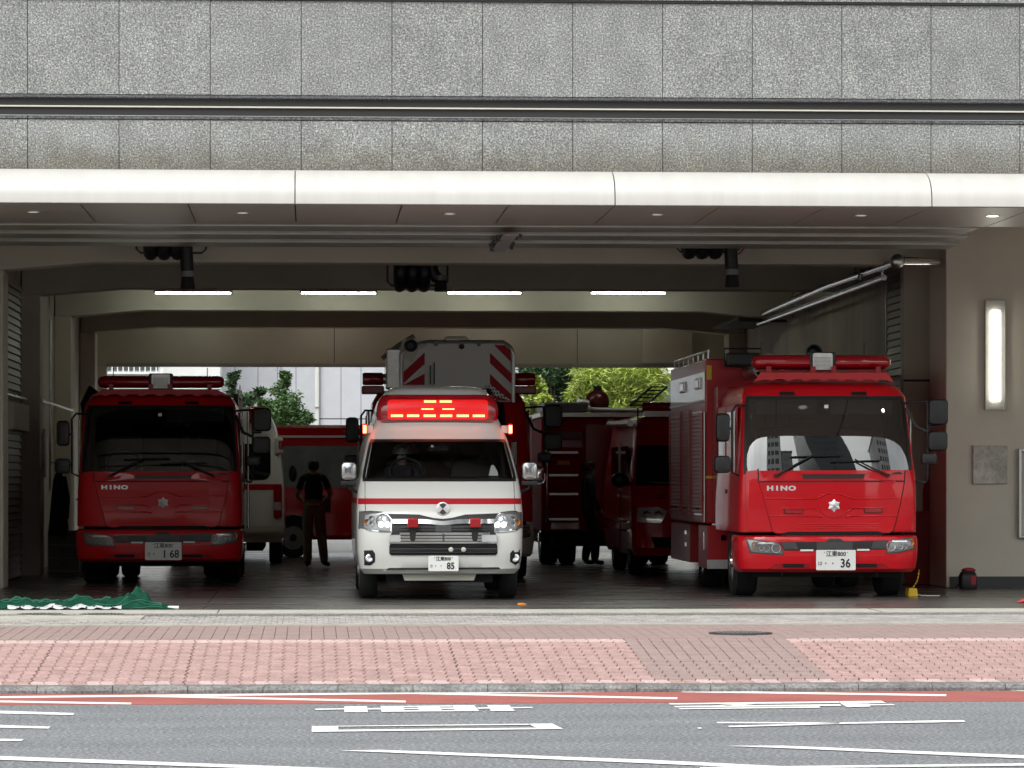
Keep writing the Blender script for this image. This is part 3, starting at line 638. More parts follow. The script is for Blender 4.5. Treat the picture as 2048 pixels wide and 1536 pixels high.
tree('small_tree', 'slender green tree rising over the left ambulance, left of two', 480, 76, FLOOR-.02, [(470, 790, 16), (467, 752, 9), (463, 768, 8), (504, 795, 15), (520, 783, 9), (488, 815, 20), (455, 815, 14), (505, 838, 24)], 'leaf_dark', .085, 420)
tree('small_tree', 'bushy green tree before the grey panels, right of two', 570, 75, FLOOR-.02, [(572, 752, 9), (570, 768, 7), (575, 800, 24), (560, 825, 32), (590, 835, 24), (540, 840, 24), (610, 838, 12), (575, 850, 34), (530, 815, 16)], 'leaf', .085, 760)
tree('bamboo_tree', 'yellow green bamboo filling the rear opening beside the pumper', 1240, 80, FLOOR-.02, [(1190, 770, 34), (1230, 755, 38), (1270, 765, 40), (1300, 790, 34), (1225, 795, 40), (1180, 800, 30), (1255, 805, 40), (1310, 760, 25), (1160, 790, 26), (1290, 735, 40), (1210, 730, 40), (1240, 830, 50), (1190, 830, 40)], 'bamboo', .21, 1100, .12, .5)
tree('leafy_tree', 'dark green leafy tree between the ladder truck and the bamboo', 1110, 84, FLOOR-.02, [(1080, 770, 30), (1110, 755, 34), (1140, 745, 34), (1095, 735, 34), (1130, 780, 30), (1160, 740, 30), (1060, 740, 26), (1100, 800, 30), (1180, 745, 26), (1145, 810, 26)], 'leaf_dark', .12, 800, .4)
tree('flowering_shrub', 'pale yellow green shrub beside the ladder truck', 1062, 78, FLOOR-.02, [(1065, 790, 20), (1075, 770, 13), (1058, 815, 24), (1080, 815, 18), (1090, 800, 12)], 'bamboo', .11, 360, .5)

# ================================================================== across the street (seen mirrored in the windscreen)
def tower(x0, x1, y1, h, wm, label, nx, nz, name):
    t = thing(name, ((x0+x1)/2, y1, 0), label, 'building'); w = (x1-x0)/2
    obj('wall', MB().box(-w, w, -10, 0, 0, h), mat[wm], t)
    for i in range(nx):
        for j in range(nz):
            a = -w+.5+i*(2*w-1)/nx; z = 3.4+j*(h-4)/nz; obj('window', MB().box(a+.25, a+(2*w-1)/nx-.25, .002, .05, z, z+(h-4)/nz*.55), mat['window'], t)
    obj('cornice', MB().box(-w-.2, w+.2, -10.2, .3, h, h+.5), mat[wm], t)
tower(-24, 2.6, -10, 15, 'tower_brown', 'low brown building across the street mirrored at the windscreen edge', 8, 4, 'opposite_building')
tower(3, 9.5, -10, 46, 'tower_pale', 'tall pale building across the street mirrored in the windscreen', 3, 13, 'opposite_building')
tower(9.7, 12.0, -10.5, 37, 'tower_mid', 'narrow grey building across the street mirrored in the windscreen', 3, 13, 'opposite_building')
tower(12.2, 13.7, -12, 30, 'tower_brown', 'slim brown block across the street mirrored beside the dark tower', 1, 8, 'opposite_building')
tower(14.2, 16.0, -10, 62, 'tower_dark', 'tall dark tower across the street mirrored in the windscreen', 3, 24, 'opposite_building')
tower(21.2, 27, -10, 44, 'tower_pale', 'pale tower across the street beyond the mirrored gap of sky', 4, 13, 'opposite_building')
# ================================================================== vehicles
# local axes of a vehicle: x to the right as seen, y backwards from its front bumper, z up from the floor
class Skin:
    """front of a cab: at each height a centre line, a half width and rounded corners"""
    def __init__(s, lv, n=3.2):
        a = np.array(lv, float); s.z, s.yc, s.hw, s.A = a.T; s.n = n
    def p(s, z): return float(np.interp(z, s.z, s.yc)), float(np.interp(z, s.z, s.hw)), float(np.interp(z, s.z, s.A))
    def y(s, x, z):
        yc, hw, A = s.p(z); u = min(.9995, abs(x)/hw); return yc+A*(1-(1-u**s.n)**(1/s.n))
    def ring(s, z, yr, nt=28, yb=None):
        yc, hw, A = s.p(z); o = [(-hw, yr, z), (-hw, (yr+yc+A)/2, z)]
        for k in range(nt+1):
            t = -PI/2+PI*k/nt; sn, c = math.sin(t), abs(math.cos(t)); o.append((hw*math.copysign(abs(sn)**(2/s.n), sn), yc+A*(1-c**(2/s.n)), z))
        return o+[(hw, (yr+yc+A)/2, z), (hw, yr, z)]
    def shell(s, zs, yr, hole=None, nt=28, cap=True):
        R_ = [s.ring(z, yr, nt) for z in zs]; n = len(R_[0]); v = [p for r in R_ for p in r]; f = []
        for k in range(len(zs)-1):
            for i in range(n-1):
                if hole and hole[0]-.001 <= zs[k] and zs[k+1] <= hole[1]+.001:
                    if max(abs(R_[k][i][0]), abs(R_[k][i+1][0])) < hole[2]*s.p(zs[k])[1] and 1 < i < n-3: continue
                f.append((k*n+i, k*n+i+1, (k+1)*n+i+1, (k+1)*n+i))
            f.append((k*n+n-1, k*n, (k+1)*n, (k+1)*n+n-1))
        if cap: f.append(tuple((len(zs)-1)*n+i for i in range(n)))
        return MB().add(v, f)
    def pane(s, z0, z1, k, off=0.0, nx=36, nz=20):
        P = []
        for j in range(nz+1):
            z = z0+(z1-z0)*j/nz; hw = s.p(z)[1]*k
            P.append([(hw*math.sin(PI/2*(-1+2*i/nx)), s.y(hw*math.sin(PI/2*(-1+2*i/nx)), z)-off, z) for i in range(nx+1)])
        return MB().grid(P)
    def band(s, z0, z1, w, k, off=.004):                       # frame round the pane
        def outl(d, n=10):
            o = []
            def e(xf, z): h = s.p(z)[1]*k-d; x = h*xf; return (x, s.y(x, z)-off, z)
            zz0, zz1, r = z0+d, z1-d, .05
            for i in range(n*3+1): o.append(e(math.sin(PI/2*(-1+2*i/(n*3)))*(1 if 0 < i < n*3 else .985), zz0))
            for i in range(1, n): o.append(e(1, zz0+(zz1-zz0)*i/n))
            for i in range(n*3+1): o.append(e(math.sin(PI/2*(1-2*i/(n*3)))*(1 if 0 < i < n*3 else .985), zz1))
            for i in range(1, n): o.append(e(-1, zz1+(zz0-zz1)*i/n))
            return o
        a, b = outl(0), outl(w); n = len(a); return MB().add(a+b, [(i, (i+1) % n, n+(i+1) % n, n+i) for i in range(n)])

def wheel(t, x, y, r, w, side, rim='chrome', z=0, dish=.05):
    """side: +1 when the outer face looks to +x"""
    wh = obj('wheel', MB().lathe([(r*.56, -w/2+.09), (r*.58, -w/2), (r*.93, -w/2), (r, -w/2+.03), (r, w/2-.03), (r*.93, w/2), (r*.58, w/2), (r*.56, w/2-.09)], (x, y, r+z), 'x', 28), mat['rubber'], t, smooth=40)
    xo = x+side*(w/2-.01)
    obj('rim', MB().lathe([(r*.60, 0), (r*.60, side*.012), (r*.52, side*-.02), (r*.40, side*-dish), (r*.2, side*-dish*.4), (r*.17, side*.03), (.01, side*.035)], (xo, y, r+z), 'x', 28), mat[rim], wh, smooth=40)
    m = MB()
    for k in range(6): a = 2*PI*k/6; m.lathe([(.016, 0), (.016, side*.03)], (xo-side*dish*.6, y+r*.29*math.cos(a), r+z+r*.29*math.sin(a)), 'x', 6)
    obj('wheel_nuts', m, mat['steel'], wh, kind='stuff')
    return wh
def star(mb, cx, y, cz, ro, ri, n=6, th=.015, rot=0):
    k = len(mb.v); pts = [(cx+(ro if i % 2 == 0 else ri)*math.sin(PI*i/n+rot), y, cz+(ro if i % 2 == 0 else ri)*math.cos(PI*i/n+rot)) for i in range(2*n)]
    mb.v += pts+[(cx, y-th, cz)]; mb.f += [(k+i, k+(i+1) % (2*n), k+2*n) for i in range(2*n)]; return mb
def plate(t, x, y, z, w, h, city, kana, dots, num):
    p = obj('number_plate', MB().prism(rrect(x-w/2, x+w/2, z-h/2, z+h/2, .012), y, y+.012, 'y'), mat['plate'], t)
    ty = y-.002
    text('region_lettering', city, h*.30, mat['black'], p, (x, ty, z+h*.29), .95, .001)
    text('kana_lettering', kana, h*.24, mat['black'], p, (x-w*.40, ty, z-h*.18))
    for k in range(dots): obj('dot', MB().lathe([(h*.035, 0), (h*.035, .003)], (x-w*.26+k*w*.18, ty-.001, z-h*.16), 'y', 12), mat['black'], p)
    text('number_lettering', num, h*.60, mat['black'], p, (x+w*.24 if dots > 1 else x+w*.2, ty, z-h*.18), .86, .003)
    for sx in (-1, 1): obj('bolt', MB().lathe([(.006, 0), (.006, .004)], (x+sx*w*.29, ty-.002, z+h*.38), 'y', 8), mat['grey'], p)
    return p
def side_patch(xs, y0, y1, z0, z1, side, off=.006, th=.01):     # flat piece on a vehicle's side
    a = xs+side*off; return MB().box(min(a, a-side*th), max(a, a-side*th), y0, y1, z0, z1)
def mirror(t, x0, x1, z0, z1, y, name='mirror', r=.05, d=.09):
    w = rrect(x0, x1, z0, z1, min(r, (x1-x0)*.35)); cx, cz = (x0+x1)/2, (z0+z1)/2
    rings = [[(cx+(x-cx)*k, yy, cz+(z-cz)*k) for x, z in w] for k, yy in ((.55, y-d*.5), (.88, y-d*.38), (1, y-d*.1), (1, y+d*.45))]
    m = obj(name, MB().loft(rings), mat['black'], t, smooth=40)
    obj('glass', MB().prism([(cx+(x-cx)*.9, cz+(z-cz)*.92) for x, z in w], y+d*.451, y+d*.47, 'y'), mat['chrome'], m); return m
def person_seat(t, x, y, z):
    s = obj('seat', MB().prism(rrect(x-.24, x+.24, z, z+.62, .08), y, y+.14, 'y'), mat['dgrey'], t, bevel=.03)
    obj('headrest', MB().prism(rrect(x-.13, x+.13, z+.65, z+.85, .05), y+.02, y+.12, 'y'), mat['dgrey'], s, bevel=.02)

HINO = Skin([(.60,.10,1.02,.20),(.76,.09,1.03,.20),(1.0,.08,1.03,.20),(1.2,.08,1.025,.20),(1.43,.10,1.015,.20),*[(1.43+.9*k/12, .10+.25*(.9*k/12)+.11*(.9*k/12)**2, .1015*10-.06*k/12, .20) for k in range(1,13)],(2.40,.47,.92,.24),(2.45,.54,.89,.28),(2.485,.64,.84,.32),(2.50,.76,.78,.36)], 4.0)
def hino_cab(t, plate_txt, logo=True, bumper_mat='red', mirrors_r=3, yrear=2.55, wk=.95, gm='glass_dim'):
    red = mat['red']
    def A(x, y): return ((1470+.1953*x-1660.5)/174, (1197-(860+.1953*y))/174)     # pencil marks on the front, in metres
    S = HINO; zs = [.76, .9, 1.0, 1.2, 1.36, 1.43, 1.58, 1.73, 1.88, 2.03, 2.18, 2.33, 2.36, 2.40, 2.425, 2.45, 2.47, 2.485, 2.50]
    obj('cab', S.shell(zs, yrear, (1.43, 2.33, wk), nt=36), red, t, smooth=35)
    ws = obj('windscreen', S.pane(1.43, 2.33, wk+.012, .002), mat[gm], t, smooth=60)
    obj('windscreen_seal', S.band(1.425, 2.335, .035, wk+.02, .006), mat['black'], ws, smooth=40)
    obj('toll_device', MB().box(-.02, .025, .33, .34, 2.19, 2.23), mat['white'], ws)
    obj('sticker', MB().box(.33, .46, .215, .225, 1.50, 1.61), mat['grey'], ws)
    inr = obj('cab_interior', MB().add([(-.9,.42,1.25),(.9,.42,1.25),(.9,1.7,1.25),(-.9,1.7,1.25),(-.86,.5,2.38),(.86,.5,2.38),(.86,1.7,2.38),(-.86,1.7,2.38)], [(0,1,2,3),(4,5,6,7),(2,3,7,6),(3,0,4,7),(1,2,6,5)]), mat['dark'], t, fix=False)
    obj('dashboard', MB().prism([(.32,1.2),(.30,1.40),(.42,1.48),(.75,1.44),(.8,1.2)], -.88, .88, 'x'), mat['dgrey'], inr, bevel=.02)
    obj('steering_wheel', MB().tube([(-.48+.21*math.cos(a), .78+.06*math.sin(a), 1.56+.19*math.sin(a)) for a in [2*PI*k/20 for k in range(21)]], .016, 8), mat['black'], inr, smooth=60)
    for x in (-.48, .48): person_seat(inr, x, 1.05, 1.35)
    obj('sun_visor', MB().box(.08, .8, .52, .54, 2.12, 2.30), mat['grey'], inr, bevel=.01); obj('sun_visor', MB().box(-.8, -.08, .52, .54, 2.12, 2.30), mat['dgrey'], inr, bevel=.01)
    # front panels
    hood = obj('front_panel', MB().patch([A(*p) for p in ((252,540),(1750,536),(1700,790),(1636,1032),(1590,1052),(440,1056),(392,1040),(330,800))], S.y, .014, .03, 8), red, t, smooth=30)
    _o = [A(*p) for p in ((248,400),(252,540),(330,800),(388,1040),(440,1062),(1592,1058),(1640,1034),(1704,790),(1754,536),(1766,400))]; _q = []
    for p_, q_ in zip(_o, _o[1:]): _q += [(p_[0]+(q_[0]-p_[0])*k/8, p_[1]+(q_[1]-p_[1])*k/8) for k in range(8)]
    obj('panel_gap', MB().tube([(x, S.y(x, z)-.004, z) for x, z in _q], .009, 5), mat['joint_dark'], hood)
    obj('panel_gap', MB().patch([A(250,526), A(1754,520), A(1751,536), A(252,540)], S.y, .008, .01, 2), mat['joint_dark'], hood)
    cowl = obj('cowl_panel', MB().patch([A(*p) for p in ((240,418),(1762,412),(1754,518),(250,524))], S.y, .012, .03, 4), red, t, smooth=30)
    for fl_ in (((128,425),(238,412),(246,540),(325,800),(382,1038),(150,1035),(118,700)), ((1885,425),(1772,408),(1760,536),(1708,790),(1646,1034),(1865,1030),(1890,700))):
        obj('flank_panel', MB().patch([A(*p) for p in fl_], S.y, .026, .05, 5), red, t, smooth=30)
    obj('air_slot', MB().patch([A(*p) for p in ((692,458),(1345,455),(1330,498),(706,500))], S.y, .02, .01, 2), mat['black'], cowl)
    obj('slot_lip', MB().patch([A(*p) for p in ((640,436),(1400,432),(1350,452),(690,455))], S.y, .028, .02, 2), red, cowl, smooth=30)
    em = obj('emblem_boss', MB().patch(ellipse(*A(1020,780), .167, .136), S.y, .026, .03, 4), red, hood, smooth=60)
    ex, ez = A(1022, 775); obj('emblem', star(MB(), ex, S.y(ex, ez)-.03, ez, .075, .052, 6, .02), mat['silver'], em)
    obj('emblem_core', star(MB(), ex, S.y(ex, ez)-.04, ez, .058, .014, 6, .022, PI/6), mat['silver'], em)
    def ridge(pts, r=.011):
        P = []
        for a, b in zip(pts, pts[1:]):
            for k in range(6): P.append((a[0]+(b[0]-a[0])*k/6, a[1]+(b[1]-a[1])*k/6))
        P.append(pts[-1]); q = [A(*p) for p in P]; obj('ridge', MB().tube([(x, S.y(x, z)-.014, z) for x, z in q], r, 6), red, hood, smooth=60)
    ridge([(310,705),(840,705),(890,680),(950,655),(1085,655),(1150,680),(1200,703),(1690,700)])
    ridge([(350,880),(840,885),(905,895)]); ridge([(1140,890),(1200,882),(1680,880)]); ridge([(490,805),(820,803),(870,840)]); ridge([(1545,797),(1215,800),(1160,840)])
    for y in (968, 990, 1012): ridge([(530,y),(1500,y-4)], .006)
    obj('lower_slot', MB().patch([A(*p) for p in ((545,1044),(1478,1040),(1560,1062),(1500,1086),(520,1088),(462,1070))], S.y, .022, .01, 2), mat['dark'], t)
    for x0, x1, y0, y1 in ((515,697,812,852), (1338,1512,806,846)):
        k = obj('marker_lamp', MB().patch(rrect(A(x0,0)[0], A(x1,0)[0], A(0,y1)[1], A(0,y0)[1], .012), S.y, .035, .03, 2), mat['red_lens'], t, smooth=30)
        obj('bezel', MB().patch(rrect(A(x0-8,0)[0], A(x1+8,0)[0], A(0,y1+6)[1], A(0,y0-6)[1], .014), S.y, .022, .01, 2), mat['black'], k)
    if logo:
        for i, ch in enumerate('HINO'):
            x, z = A((366, 437, 508, 592)[i], 600); text('logo_letter', ch, .072, mat['silver'], hood, (x, S.y(x, z)-.018, z), 1.5, .0035, .004)
    # bumper
    B = Skin([(.30,.10,1.0,.3),(.34,.03,1.03,.3),(.46,.0,1.045,.3),(.60,.0,1.05,.3),(.66,.005,1.05,.3),(.705,.025,1.045,.3),(.722,.06,1.03,.3)], 3.4)
    bz = [.30,.32,.34,.40,.46,.53,.60,.63,.66,.685,.705,.722]
    bm_ = mat[bumper_mat]; bump = obj('bumper', B.shell(bz, .75, nt=30), bm_, t, smooth=35)
    obj('grille_strip', MB().patch([A(*p) for p in ((455,1148),(930,1145),(965,1112),(1080,1112),(1120,1142),(1575,1130),(1545,1225),(505,1235))], B.y, .004, .02, 5), mat['black'], bump, smooth=30)
    for a in (((468,1150),(620,1152),(645,1222),(500,1222)), ((1570,1135),(1420,1140),(1395,1215),(1545,1215)), ((835,1150),(1205,1148),(1205,1222),(835,1222))):
        obj('grille_block', MB().patch([A(*p) for p in a], B.y, .012, .02, 2), mat['dgrey'], bump, smooth=30)
    for x0, x1, y in ((668,800,1232), (1250,1378,1228)):
        obj('tow_cover', MB().patch([A(x0,y-9), A(x1,y-9), A(x1,y+9), A(x0,y+9)], B.y, .014, .02, 2), mat['plate'], bump)
    for pts, s in ((((112,1108),(300,1135),(440,1152),(470,1185),(503,1280),(300,1272),(155,1258)), -1), (((1875,1088),(1740,1110),(1605,1130),(1575,1175),(1545,1270),(1700,1258),(1860,1222)), 1)):
        o = [A(*p) for p in pts]; cx = sum(p[0] for p in o)/len(o); cz = sum(p[1] for p in o)/len(o)
        h = obj('headlight', MB().patch(o, B.y, .006, .02, 4), mat['dgrey'], bump, smooth=30)
        obj('housing', MB().patch([(cx+(x-cx)*.90, cz+(z-cz)*.84) for x, z in o], B.y, .010, .01, 4), mat['lens_dark'], h, smooth=30)
        for dx, r, mk in ((-.135, .036, 'orange'), (-.12, .0, 'lens'), (.105, .052, 'lens'), (.0, .035, 'lens'), (-.06, .026, 'lens')):
            if r == 0: continue
            x = cx-s*dx*-1 if False else cx+(-s)*dx; z = cz+(.022 if mk == 'orange' else -.016)
            y = B.y(x, z); obj('bulb', MB().lathe([(r*.25, .012), (r*.8, .0), (r, -.016), (r*1.05, -.014), (r*1.05, .02)], (x, y-.004, z), 'y', 18), mat[mk], h, smooth=50)
        obj('reflector', MB().patch([(cx-.10, cz+.035), (cx+.09, cz+.032), (cx+.08, cz+.052), (cx-.09, cz+.055)], B.y, .018, .008, 2), mat['lens'], h)
    for s in (-1, 1):
        k = obj('intake_recess', MB().patch([(s*p[0], p[1]) for p in ((.24,.40),(.62,.40),(.70,.345),(.24,.345))], B.y, .005, .01, 3), mat['red_dark'] if bumper_mat == 'red' else bm_, bump)
        obj('intake_slot', MB().patch(rrect(min(s*.30, s*.545), max(s*.30, s*.545), .358, .400, .015), B.y, .012, .01, 2), mat['dark'], k)
        obj('bumper_lip', MB().patch([(s*.24,.345),(s*.72,.345),(s*.74,.325),(s*.24,.325)], B.y, .022, .02, 3), bm_, bump, smooth=30)
    if plate_txt: plate(t, *(lambda a: (a[0], -.045, a[1]))(A(1028, 1331)), .455, .232, *plate_txt)
    for x in (-.55, .55): obj('tow_hook', MB().tube([(x, .12, .30), (x, .06, .27), (x, .1, .24)], .012, 6), mat['black'], t)
    obj('chassis', MB().box(-.42, .42, .35, yrear+2.5, .48, .70).box(-.9, .9, 1.15, 1.27, .38, .55).box(-.85, .85, .3, .36, .24, .50), mat['dark'], t)
    obj('wheel_arch', MB().box(-.97, .97, .76, 1.9, .74, .80).box(-.62, .62, .76, 1.9, .55, .8), mat['dark'], t)
    for s in (-1, 1):
        wheel(t, s*.86, 1.22, .40, .27, s)
        d = obj('door', side_patch(s*.995, .62, 1.62, .82, 2.24, s, .012, .02), mat['red_soft'], t, bevel=.01)
        g = side_patch(s*.975, .68, 1.56, 1.45, 2.16, s, .034, .02)
        obj('door_window', g, mat['glass_dark'], d); obj('door_handle', side_patch(s*1.0, 1.42, 1.56, 1.20, 1.25, s, .035, .02), mat['black'], d, bevel=.006)
        d2 = obj('door', side_patch(s*.995, 1.68, 2.48, .82, 2.24, s, .012, .02), mat['red_soft'], t, bevel=.01)
        obj('door_window', side_patch(s*.975, 1.74, 2.42, 1.45, 2.16, s, .034, .02), mat['glass_dark'], d2)
        obj('turn_signal', side_patch(s*1.0, .50, .58, .93, .99, s, .03, .035), mat['orange'], t, bevel=.008)
        obj('grab_rail', MB().tube([(s*1.03, .62, 1.45), (s*1.03, .62, 1.5), (s*1.03, .62, 2.1), (s*1.03, .62, 2.15)], .013, 8), mat['chrome'], t, smooth=50)
        obj('step', MB().box(min(s*.75, s*1.0), max(s*.75, s*1.0), .72, 1.0, .42, .47), mat['alu'], t)
    # wipers
    for a, b, c in (((425,470),(620,360),(830,250)), ((1585,465),(1420,395),(1240,300))):
        q = [A(*p) for p in (a, b, c)]; wp = obj('wiper', MB().tube([(x, S.y(x, z)-.05, z) for x, z in q], [.016, .012, .008], 6), mat['black'], t)
        x, z = q[2]; obj('blade', MB().tube([(x-.28, S.y(x-.28, z-.03)-.03, z-.03), (x+.30, S.y(x+.30, z-.015)-.03, z-.015)], .008, 6), mat['black'], wp)
        x, z = q[0]; obj('pivot', MB().lathe([(.02, 0), (.02, -.05)], (x, S.y(x, z)-.01, z), 'y', 10), mat['black'], wp)
    # mirrors on arms
    def Bq(x, y): return ((1470+.2148*x-1660.5)/174, (1197-(690+.2148*y))/174)
    arm = [(.93,.45,2.26),(1.10,.30,2.27),(1.165,.25,2.27),(1.17,.25,2.2),(1.17,.25,1.38),(1.15,.28,1.33),(1.0,.3,1.36)]
    fa = obj('mirror_arm', MB().tube(arm, .014, 8), mat['black'], t, smooth=50)
    obj('mirror_strut', MB().tube([(.95,.42,2.2),(1.05,.32,1.98),(1.17,.25,1.92)], .02, 8), mat['black'], fa, smooth=50)
    for z in (1.98, 1.72): obj('mirror_bracket', MB().tube([(1.17,.25,z),(1.28,.24,z)], .012, 8), mat['black'], fa)
    obj('mirror_bracket', MB().tube([(1.17,.25,1.56),(1.2,.24,1.56)], .012, 8), mat['black'], fa)
    m1 = mirror(t, *(Bq(1838,0)[0], Bq(2022,0)[0], Bq(0,745)[1], Bq(0,500)[1]), .22); mirror(t, *(Bq(1830,0)[0], Bq(2018,0)[0], Bq(0,985)[1], Bq(0,802)[1]), .22)
    mirror(t, *(Bq(1770,0)[0], Bq(1915,0)[0], Bq(0,1112)[1], Bq(0,1008)[1]), .22, r=.03)
    arm2 = [(-.93,.45,2.22),(-1.05,.30,2.22),(-1.1,.26,2.15),(-1.1,.26,1.45),(-1.0,.3,1.4)]
    obj('mirror_arm', MB().tube(arm2, .014, 8), mat['black'], t, smooth=50)
    mirror(t, -1.29, -1.13, 1.80, 2.13, .24); mirror(t, -1.31, -1.12, 1.44, 1.64, .24)
    for z in (1.95, 1.55): obj('mirror_bracket', MB().tube([(-1.1,.26,z),(-1.2,.25,z)], .012, 8), mat['black'], t)
    for x in (-.44, .40): obj('roof_marker', MB().patch([(x-.09,2.345),(x+.09,2.345),(x+.085,2.385),(x-.085,2.385)], S.y, .02, .03, 2), mat['black'], t, smooth=30)

def light_bar(t, y, z, hw, spk='mesh', h=.13):
    lb = obj('light_bar', MB().loft([[(x, y+(.14*math.cos(a))*k, z+h/2+h/2*math.sin(a)*k*(.95)) for a in [2*PI*i/16 for i in range(16)]] for x, k in ((-hw,.5),(-hw+.03,.85),(-hw+.08,1),(-.15,1))]), mat['red_lens'], t, smooth=50)
    lb2 = obj('light_bar', MB().loft([[(x, y+(.14*math.cos(a))*k, z+h/2+h/2*math.sin(a)*k*(.95)) for a in [2*PI*i/16 for i in range(16)]] for x, k in ((.15,1),(hw-.08,1),(hw-.03,.85),(hw,.5))]), mat['red_lens'], t, smooth=50)
    for b, s in ((lb, -1), (lb2, 1)):
        for k in range(4):
            x = s*(.26+k*.155); obj('seam', MB().tube([(x, y+.141*math.cos(a), z+h/2+(h/2*.955)*math.sin(a)) for a in [PI+PI*2*i/20 for i in range(20)]], .0025, 4), mat['red_dark'], b)
    sp = obj('speaker', MB().box(-.15, .15, y-.13, y+.13, z-.012, z+h+.025), mat['black'], t, bevel=.015)
    f = obj('speaker_face', MB().prism(rrect(-.115, .115, z+.0, z+h+.012, .02), y-.145, y-.13, 'y'), mat['alu'], sp)
    m = MB()
    for i in range(9): m.box(-.10, .10, y-.149, y-.1455, z+.014+i*h*.085, z+.020+i*h*.085)
    obj('speaker_grille', m, mat['grey'], sp, kind='stuff')
    obj('light_bar_rail', MB().box(-hw+.05, hw-.05, y-.13, y+.13, z-.020, z-.010), mat['red_dark'], t)
    return lb
def visor(t, z0, z1, y0, hw0, hw1, posts=4):
    P = [(-hw0, z0), (-hw0+.14, z0+.03)]
    n = 6
    for i in range(n):
        a = -hw0+.2+i*(2*hw0-.4)/n; w = (2*hw0-.4)/n; P += [(a+.02, z0+.012), (a+w*.3, z0+.034), (a+w*.7, z0+.034), (a+w-.02, z0+.012)]
    P += [(hw0-.14, z0+.03), (hw0, z0), (hw1, z1), (-hw1, z1)]
    obj('roof_visor', MB().prism(P, y0, y0+.03, 'y'), mat['red_soft'], t, bevel=.004)
    for x in (-hw1+.1, -.12, .12, hw1-.1): obj('bracket', MB().box(x-.03, x+.03, y0+.03, y0+.12, z1-.04, z1+.07), mat['red_dark'], t)

# ------------------------------------------------------------------ right fire truck
YT = 40.45
fx_ = WX(1660.5, YT); t = thing('fire_truck', (fx_, YT, FLOOR), 'bright red fire truck numbered 36 with white topped locker body by the pillar', 'fire truck', 'red fire trucks facing the street')
hino_cab(t, ('江東800', 'は', 2, '36'), gm='glass')
visor(t, 2.495, 2.61, .50, .82, .74)
light_bar(t, .74, 2.645, .81, h=.18)
for x in (-.67, .55): obj('antenna', MB().tube([(x, 1.0, 2.6), (x, 1.0, 2.98)], .006, 5), mat['black'], t)
m = obj('roof_horn', MB().lathe([(.03, .25), (.05, .1), (.10, 0), (.085, 0), (.04, .1)], (-.05, .95, 2.86), 'y', 18), mat['black'], t, smooth=50)
obj('roof_gear', MB().sphere((-.55, 1.2, 2.74), .16, .2, .13), mat['card'], t, smooth=60); obj('roof_gear', MB().box(-.35, .1, 1.1, 1.4, 2.56, 2.80), mat['grey'], t, bevel=.03)
obj('roof_gear', MB().tube([(-.5,1.0,2.58),(.2,1.02,2.62),(.6,1.0,2.59)], .045, 10), mat['alu'], t, smooth=50)
# locker body
bx = -1.075
body = obj('body', MB().box(bx, 1.075, 3.25, 7.5, .82, 2.86), mat['red_soft'], t, bevel=.02)
obj('white_panel', side_patch(bx, 3.30, 7.46, 2.36, 2.70, -1), mat['white_paint'], body); obj('body_trim', side_patch(bx, 3.26, 7.49, 2.33, 2.355, -1, .012), mat['alu'], body)
for y in (3.7, 5.5):
    h = obj('window_hatch', side_patch(bx, y, y+.55, 2.50, 2.64, -1, .03, .04), mat['alu'], body, bevel=.008); obj('hatch_glass', side_patch(bx, y+.06, y+.49, 2.525, 2.615, -1, .034, .01), mat['red_dark'], h)
for y0, y1 in ((3.42, 4.75), (4.95, 5.85), (6.05, 7.4)):
    sh = obj('locker_shutter', side_patch(bx, y0, y1, .92, 2.22, -1, .004), mat['red_dark'], body); n = 26
    me = MB().prism([(0, 0), (-.014, .008), (-.014, .036), (0, .048)], y0+.04, y1-.04, 'y').mesh('slat')
    for i in range(n):
        q = link('slat', me, mat['red_soft'], sh, fix=(i == 0)); q.location = (bx-.004, 0, .94+i*.049)
    for yy_ in (y0, y1): obj('shutter_post', side_patch(bx, yy_-.03, yy_+.03, .9, 2.26, -1, .03), mat['red_soft'], sh)
    obj('handle', MB().tube([(bx-.03, y0+.3, 1.0), (bx-.05, y0+.32, 1.0), (bx-.05, y1-.32, 1.0), (bx-.03, y1-.3, 1.0)], .012, 6), mat['chrome'], sh)
for s in (-1, 1):
    lk = obj('lower_locker', MB().box(min(s*1.085, s*.8), max(s*1.085, s*.8), 2.95, 3.95, .27, .80), mat['red_soft'], t, bevel=.012)
    obj('kick_plate', MB().box(min(s*1.09, s*.81), max(s*1.09, s*.81), 2.944, 2.949, .27, .38), mat['alu'], lk)
    obj('hinge', MB().box(min(s*1.09, s*1.10), max(s*1.09, s*1.10), 3.2, 3.26, .5, .72), mat['chrome'], lk); obj('catch', MB().box(min(s*.86, s*.92), max(s*.86, s*.92), 2.93, 2.949, .62, .68), mat['chrome'], lk)
    lk2 = obj('lower_locker', MB().box(min(s*1.08, s*.8), max(s*1.08, s*.8), 5.0, 7.4, .30, .79), mat['red_soft'], t, bevel=.012)
    for z in (.66, .5): obj('hinge', MB().box(min(s*1.085, s*1.095), max(s*1.085, s*1.095), 5.3, 5.5, z, z+.05), mat['chrome'], lk2)
    wheel(t, s*.86, 4.42, .41, .26, s); wheel(t, s*.56, 4.42, .41, .24, s, 'dgrey')
obj('guard_pole', MB().tube([(-1.09, 3.23, .84), (-1.09, 3.23, 2.2)], .014, 8), mat['chrome'], body, smooth=50)
for x in (-1.07, -.9): obj('reflector_strip', MB().box(x, x+.07, 3.238, 3.247, 1.38, 1.41), mat['yellow'], body)
